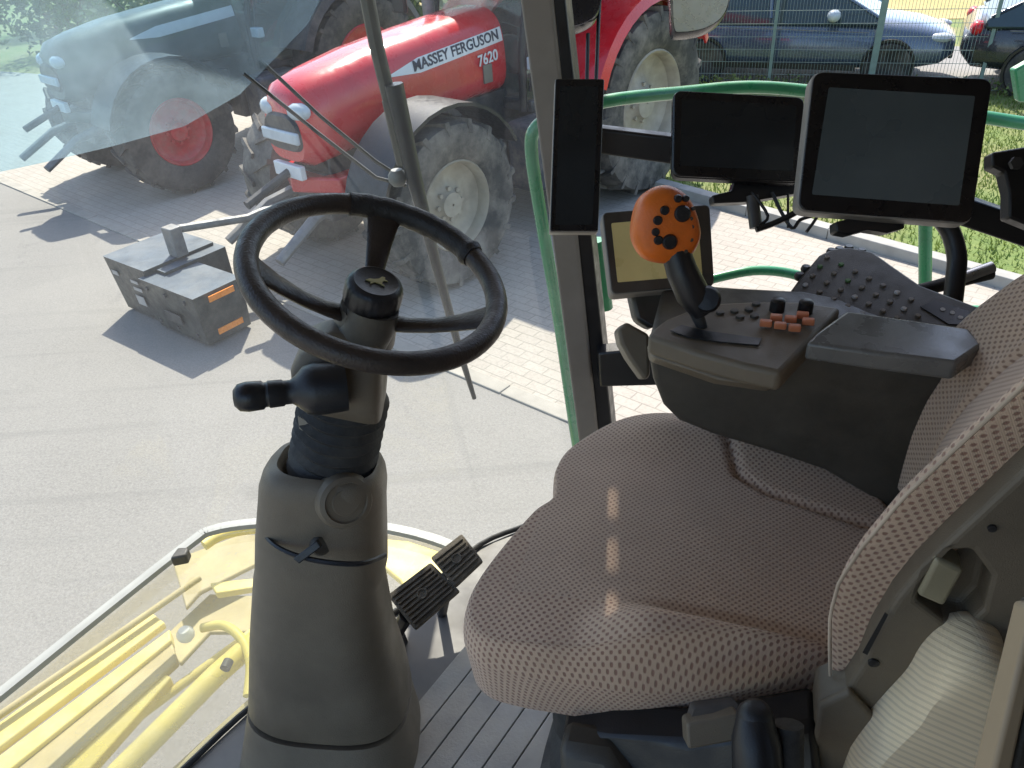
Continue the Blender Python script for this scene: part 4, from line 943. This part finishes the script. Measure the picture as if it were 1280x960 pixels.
    MB().add([(1.42, .6, 1.5), (1.42, -.6, 1.5), (1.2, -.62, 2.72), (1.2, .62, 2.72)], [(0, 1, 2, 3)]).build('front_glass', M['cabglass'], t)
    MB().add([(-.8, .7, 1.5), (-.8, -.7, 1.5), (-.7, -.62, 2.72), (-.7, .62, 2.72)], [(0, 1, 2, 3)]).build('rear_glass', M['cabglass'], t)
    MB().box((.25, 0, 2.86), 1.12, .78, .12)  .build('cab_roof', M[bodym], t, bevel=.08, seg=4)
    MB().box((.3, 0, 1.18), 1.05, .66, .06).build('cab_base', M['iron'], t, bevel=.02)
    MB().box((-.1, 0, 1.6), .28, .27, .12).box((-.36, 0, 1.95), .09, .26, .32).build('cab_seat', M['black'], t, bevel=.06, seg=3)
    MB().box((1.2, 0, 1.5), .12, .3, .3).build('dashboard', M['iron'], t, bevel=.05)
    MB().tube([(.9, 0, 1.75), (1.07, 0, 1.62)], .03, 8).lathe((.9, 0, 1.77), (-.5, 0, .8), [(.17, 0), (.2, .015), (.17, .03)], 20).build('cab_wheel', M['black'], t)
    # door handle loop, steps, tank, mirror, exhaust
    for s in (1, -1):
        MB().box((1.35, s*.80, .78), .36, .2, .34).build('fuel_tank', pm('dark_blue_grey_tank', (.03, .04, .06), .4, dust=.4), t, bevel=.06, seg=3)
        for z in (.45, .72, .99): MB().box((.9, s*1.0, z), .16, .14, .015).build('step', M['iron_l'], t)
        MB().tube([(1.08, s*1.13, .4), (1.08, s*1.13, 1.15)], .014, 8).tube([(.73, s*1.13, .4), (.73, s*1.13, 1.15)], .014, 8).build('step_frame', M['iron'], t)
        MB().tube(smoothpath([(1.40, s*.68, 1.35), (1.38, s*.74, 1.7), (1.25, s*.72, 2.3)], 3), .016, 8).build('grab_rail', M['black'], t)
        MB().tube([(1.3, s*.66, 2.3), (1.42, s*1.1, 2.3)], .012, 6).build('mirror_arm', M['black'], t)
        MB().box((1.42, s*1.1, 2.15), .03, .1, .18).build('mirror', M['black'], t, bevel=.02)
        MB().box((1.42, s*.8, 1.62), .05, .09, .06).build('work_lamp', M['headlamp'], t, bevel=.015)
    MB().tube([(1.5, -.55, 1.2), (1.5, -.57, 2.6)], .065, 14).build('exhaust', M['iron_l'], t)
    # front linkage
    for s in (1, -1):
        MB().tube([(3.5, s*.3, .85), (3.9, s*.36, .78), (4.35, s*.4, .55)], [.06, .05, .045], 8).build('link_arm', M['iron_l'], t)
    MB().tube([(3.7, 0, 1.15), (4.3, 0, .95)], .04, 8).build('top_link', M['iron'], t)
    t.scale = (1.08, 1.08, 1.08)
    return t
rot1 = math.radians(226); org = V((.93, 10.16)); TS = 1.08
fw = V((math.cos(rot1), math.sin(rot1))); lf = V((-fw.y, fw.x))
make_tractor('red tractor with dusty wheels and white badge stripe, carrying the front weight', (org.x, org.y, 0.006), rot1, M['rim'], 'tractors parked side by side', M['tyre_dusty'])
w2c = G(217, 163, .81); o2 = V((w2c.x, w2c.y))-(fw*2.95+lf*.93)*1.08
tr2 = make_tractor('dark tractor with red rims and big tyres seen behind the bluish painted sky reflection', (o2.x, o2.y, 0.006), rot1, M['red_rim'], 'tractors parked side by side', None, False, 'iron', 'slate')

# ------------------------------------------------------------------ front weight
wt = thing('front_weight', 'blue grey topped ballast weight with orange reflectors on the tractor front linkage', 'weight', tuple(G(240, 400, 0)))
c1, c2_, c3_ = G(158, 386, .03), G(212, 412, .03), None
fdv = (G(265, 432, .03)-G(158, 386, .03)); fdv.z = 0; fl = fdv.length; fdv.normalize(); bdv = V((-fdv.y, fdv.x, 0))
if bdv.y < 0: bdv = -bdv
a = G(160, 384, .03); up = Z*.60
def wp_(u, v, z): return a+fdv*u+bdv*v+Z*z
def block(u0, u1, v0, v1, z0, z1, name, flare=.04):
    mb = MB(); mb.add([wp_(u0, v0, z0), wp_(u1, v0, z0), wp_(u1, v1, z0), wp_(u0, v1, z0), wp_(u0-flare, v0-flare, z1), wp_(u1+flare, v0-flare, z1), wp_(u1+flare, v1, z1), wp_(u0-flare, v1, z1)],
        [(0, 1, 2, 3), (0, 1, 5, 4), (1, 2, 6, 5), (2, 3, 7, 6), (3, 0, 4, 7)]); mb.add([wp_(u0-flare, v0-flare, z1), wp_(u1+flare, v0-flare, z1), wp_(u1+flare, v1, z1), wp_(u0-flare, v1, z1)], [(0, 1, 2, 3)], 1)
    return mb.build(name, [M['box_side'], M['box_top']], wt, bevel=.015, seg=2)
block(0, .62, 0, .72, 0, .56, 'weight_body')
block(.66, 1.42, -.05, .42, 0, .50, 'weight_body')
block(.50, .80, .08, .75, .1, .53, 'weight_middle', .0)
MB().prism([wp_(.55, .3, .56), wp_(.70, .3, .56), wp_(.70, .42, .56), wp_(.55, .42, .56)], Z*.28).build('hitch_post', M['iron_l'], wt, bevel=.01)
MB().tube([wp_(.6, .36, .8), wp_(.9, 1.0, .75), wp_(1.0, 1.5, .8)], .04, 8).build('hitch_bar', M['iron_l'], wt)
for u in (.72, 1.0, 1.3):
    for z in (.08, .42): MB().lathe(wp_(u, -.05-.045*z/.5, z), -bdv, [(.022, -.01), (.022, .014), (.001, .014)], 6).build('bolt', M['iron'], wt)
MB().prism([wp_(.92, -.085, .16), wp_(1.16, -.085, .16), wp_(1.16, -.092, .26), wp_(.92, -.092, .26)], -bdv*.008).build('recess_plate', M['iron'], wt, bevel=.004)
for z in (.42, .1): MB().prism([wp_(1.44+.04, .04, z), wp_(1.44+.04, .3, z), wp_(1.44+.043, .3, z+.055), wp_(1.44+.043, .04, z+.055)], fdv*.012).build('reflector', M['reflector'], wt)
for u, z, w_, h_ in ((.06, .40, .1, .045), (.36, .38, .12, .03), (.36, .30, .14, .035), (.33, .14, .14, .1)):
    MB().prism([wp_(u, -.012-.04*z/.56-.006, z), wp_(u+w_, -.012-.04*z/.56-.006, z), wp_(u+w_, -.012-.04*(z+h_)/.56-.006, z+h_), wp_(u, -.012-.04*(z+h_)/.56-.006, z+h_)], bdv*.004).build('marking', M['keys'], wt, smooth=False)

# ------------------------------------------------------------------ cars
def make_car(label, loc, rot, paint, group=None, rear=False):
    t = thing('parked_car', label, 'car', loc, rot, group, local=True)
    t.scale = (1.13, 1.13, 1.13)
    # x forward, length 4.5
    low = [(-2.2, .62, .45, .80), (-2.05, .80, .30, .98), (-1.4, .86, .24, 1.02), (-.6, .88, .22, .99), (.4, .88, .22, .97), (1.1, .87, .22, .94), (1.7, .83, .24, .86), (2.05, .74, .30, .76), (2.22, .56, .42, .64)]
    mb = MB(); mb.loft([hoodsec(x, w_, a_, b_, 4.2, 32) for x, w_, a_, b_ in low]); body_ = mb.build('body', paint, t)
    # cabin
    cabp = [(-1.95, 1.0), (-1.2, 1.38), (-.4, 1.46), (.25, 1.42), (1.15, .98)]
    mb = MB(); rings = []
    for x, z in [(-2.0, .96), (-1.5, 1.24), (-1.0, 1.40), (-.4, 1.455), (.1, 1.44), (.45, 1.34), (.85, 1.13), (1.2, .92)]:
        wt_ = .62+.16*(1.455-z)/.5; rings.append([V((x, -.80, .85)), V((x, -wt_, z)), V((x, wt_, z)), V((x, .80, .85))])
    mb.loft(rings); mb.build('cabin', M['carglass'], t, bevel=.03)
    mb = MB(); mb.loft([[V((x, -.60, z)), V((x, .60, z)), V((x, .60, z+.03)), V((x, -.60, z+.03))] for x, z in ((-1.25, 1.33), (-.8, 1.43), (-.4, 1.45), (0, 1.445), (.2, 1.415))]); mb.build('roof', paint, t, bevel=.02)
    for s in (1, -1):
        MB().tube([(1.2, s*.76, .93), (.3, s*.63, 1.42), (-.4, s*.61, 1.47), (-1.2, s*.63, 1.37), (-1.95, s*.74, .99)], .03, 8).build('roof_frame', paint, t)
        MB().tube([(-.35, s*.80, .95), (-.4, s*.63, 1.45)], .028, 8).build('door_pillar', paint, t)
        MB().ball((.55, s*1.0, 1.02), .12, 12, sq=(.8, 1, .75)).build('mirror', M['headlamp'], t)
        MB().ball((2.0, s*.60, .68), .17, 12, sq=(1.1, .7, .4)).build('headlight', M['headlamp'], t)
        MB().ball((-2.08, s*.62, .84), .17, 12, sq=(.55, .9, .6)).build('tail_light', M['redlamp'], t)
        for x in (1.38, -1.32):
            w_ = MB().lathe((x, s*.74, .32), (0, s, 0), [(.2, 0), (.31, 0), (.325, .03), (.325, .13), (.31, .16), (.22, .165), (.2, .15)], 28).build('wheel', M['tyre'], t)
            MB().lathe((x, s*.74, .32), (0, s, 0), [(.215, .13), (.2, .15), (.12, .12), (.05, .14), (.01, .145)], 20).build('rim', M['iron_l'], w_)
            MB().lathe((x, s*.885, .33), (0, s, 0), [(.36, -.1), (.365, .0), (.33, -.0), (.33, -.1)], 28, caps=False).build('wheel_arch', M['black'], t)
        MB().box((-.1, s*.89, .3), 1.05, .02, .04).build('sill', M['black'], t)
        MB().tube([(1.05, s*.885, .78), (-.3, s*.9, .82), (-1.7, s*.87, .84)], .008, 5).build('chrome_line', M['iron_l'], t)
    MB().box((2.2, 0, .45), .03, .4, .09).build('grille', M['black'], t, bevel=.02)
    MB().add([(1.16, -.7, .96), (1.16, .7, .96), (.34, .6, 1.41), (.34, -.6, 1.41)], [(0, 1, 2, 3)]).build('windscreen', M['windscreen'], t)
    return t
nose = V((7.85, 13.75)); cdir2 = V((3.86, -1.9)).normalized()
cc_ = nose-cdir2*2.5
make_car('grey blue saloon car parked behind the wire fence', (cc_.x, cc_.y, .02), math.atan2(cdir2.y, cdir2.x), M['car'], 'cars parked behind the fence')
q = G(1262, 112)
c5 = V((q.x, q.y))+cdir2*1.75+V((.1, .45))
make_car('dark car at the right edge showing its red tail light', (c5.x, c5.y, .02), math.atan2(cdir2.y, cdir2.x), M['car2'], 'cars parked behind the fence')

# ------------------------------------------------------------------ fence
fence = thing('wire_fence', 'tall welded wire mesh fence with grey green posts in front of the cars', 'fence', (F0.x, F0.y, 0), 0, None)
tpos = [(G(961, 108)-FA).dot(V((fd.x, fd.y, 0))), (G(1079, 112)-FA).dot(V((fd.x, fd.y, 0))), (G(1221, 118)-FA).dot(V((fd.x, fd.y, 0)))]
gap = (tpos[2]-tpos[0])/2; tp_ = [tpos[0]-gap, tpos[0], tpos[0]+gap, tpos[2], tpos[2]+gap, tpos[2]+2*gap]
hF = 2.0
for i, tt in enumerate(tp_):
    c = F0+fd*tt; MB().box((c.x, c.y, hF/2), .05 if i == 2 else .028, .03, hF/2+.03, ax=(fd.x, fd.y, 0), ay=(fn.x, fn.y, 0)).build('fence_post', M['fencepost'], fence, bevel=.004)
    if i < len(tp_)-1:
        mb = MB(); L2 = tp_[i+1]-tt; k = int(L2/.05)
        for j in range(1, k): 
            d = F0+fd*(tt+j*L2/k); mb.box((d.x, d.y, hF/2), .0028, .0028, hF/2-.03, ax=(fd.x, fd.y, 0), ay=(fn.x, fn.y, 0))
        for z in [.06+.2*m_ for m_ in range(10)]:
            d = F0+fd*(tt+L2/2); mb.box((d.x+fn.x*.004, d.y+fn.y*.004, z), L2/2, .004, .004, ax=(fd.x, fd.y, 0), ay=(fn.x, fn.y, 0))
        mb.build('mesh_panel', M['wire'], fence, smooth=False)

# ------------------------------------------------------------------ trees and bushes behind the yard
def crown(parent, cz, rad, n, squash=.8, name='crown', lw=.16):
    mb = MB(); cl = []
    for i in range(26):
        a = random.uniform(0, 2*PI); b = random.uniform(-1, 1); r = rad*random.uniform(.35, .8)
        cl.append((V((math.cos(a)*math.sqrt(1-b*b)*r, math.sin(a)*math.sqrt(1-b*b)*r, cz+b*r*squash)), rad*random.uniform(.22, .42)))
    for i in range(n):
        c, rr_ = random.choice(cl); d = V((random.gauss(0, 1), random.gauss(0, 1), random.gauss(0, 1))).normalized()*rr_*random.uniform(.55, 1.05)
        q = c+d; a = V((random.gauss(0, 1), random.gauss(0, 1), random.gauss(0, .6))).normalized(); b = a.orthogonal().normalized(); s = lw*random.uniform(.6, 1.3)
        mb.add([q-a*s, q+b*s*.5, q+a*s, q-b*s*.5], [(0, 1, 2, 3)])
    return mb.build(name, M['leaf'], parent, smooth=False)
def tree(label, x, y, h, rad, n=2600):
    t = thing('tree', label, 'tree', (x, y, 0), 0, 'trees behind the tractors', local=True)
    mb = MB(); mb.tube([(0, 0, 0), (.05, 0, h*.25), (0, .08, h*.5), (.1, 0, h*.8)], [.16, .12, .09, .03], 9)
    for k in range(5):
        a = k*1.3; mb.tube([(0, 0, h*(.3+.07*k)), (math.cos(a)*rad*.5, math.sin(a)*rad*.5, h*(.5+.07*k))], [.06, .015], 6)
    mb.build('trunk', M['bark'], t); crown(t, h*.6, rad, n); return t
def bush(label, x, y, h, rad):
    t = thing('shrub', label, 'shrub', (x, y, 0), 0, 'shrubs behind the tractors', local=True)
    mb = MB()
    for k in range(6): a = k*1.05; mb.tube([(0, 0, 0), (math.cos(a)*rad*.3, math.sin(a)*rad*.3, h*.4), (math.cos(a)*rad*.6, math.sin(a)*rad*.6, h*.75)], [.05, .03, .008], 6)
    mb.build('stem', M['bark'], t); crown(t, h*.5, rad, 2200, h*.5/rad, 'foliage', .11)
for lb, x, y, h, r0 in (('wide shrub at the far left behind the left tractor', -15.5, 22, 2.6, 2.2), ('tall round shrub behind the cab of the left tractor', -11.5, 23.5, 3.2, 2.3), ('low spreading shrub between the two tractors', -8, 21, 2.2, 2.0), ('bushy shrub just left of the red hood', -5.2, 19.5, 2.4, 1.9), ('shrub behind the nose of the red tractor', -2.6, 20.5, 2.6, 2.0), ('shrub behind the cab of the red tractor', .4, 19.5, 2.4, 1.8)):
    bush(lb, x, y, h, r0)
tl_ = [(-13.5, 30, 6, 2.8, 'leftmost bare stemmed tree beyond the shrubs'), (-3, 29, 6, 2.6, 'tree beyond the shrubs, right of the other')]
for x, y, h, r0, lb in tl_: tree(lb, x, y, h, r0)
# low weeds along the fence foot
mb = MB()
for i in range(2600):
    t0 = random.uniform(-3, 10); c = F0+fd*t0+fn*random.gauss(-.15, .12); h = random.uniform(.04, .26); a = random.uniform(0, 2*PI); s = random.uniform(.015, .04)
    mb.add([(c.x, c.y, h), (c.x+math.cos(a)*s, c.y+math.sin(a)*s, h+s), (c.x+math.cos(a+1.2)*s*1.6, c.y+math.sin(a+1.2)*s*1.6, h-.01)], [(0, 1, 2)])
wd = mb.build('weeds', M['blade'], smooth=False); wd['kind'] = 'stuff'; wd['label'] = 'straggly weeds growing along the foot of the wire fence'; wd['category'] = 'weeds'

# ------------------------------------------------------------------ clean up helper props and render settings
for o in bpy.data.objects:
    if '_o' in o: del o['_o']
sc.view_settings.view_transform = 'Standard'; sc.view_settings.look = 'None'; sc.view_settings.gamma = 1; sc.view_settings.exposure = 1.1
sc.cycles.max_bounces = 8; sc.cycles.transparent_max_bounces = 12; sc.cycles.use_denoising = True
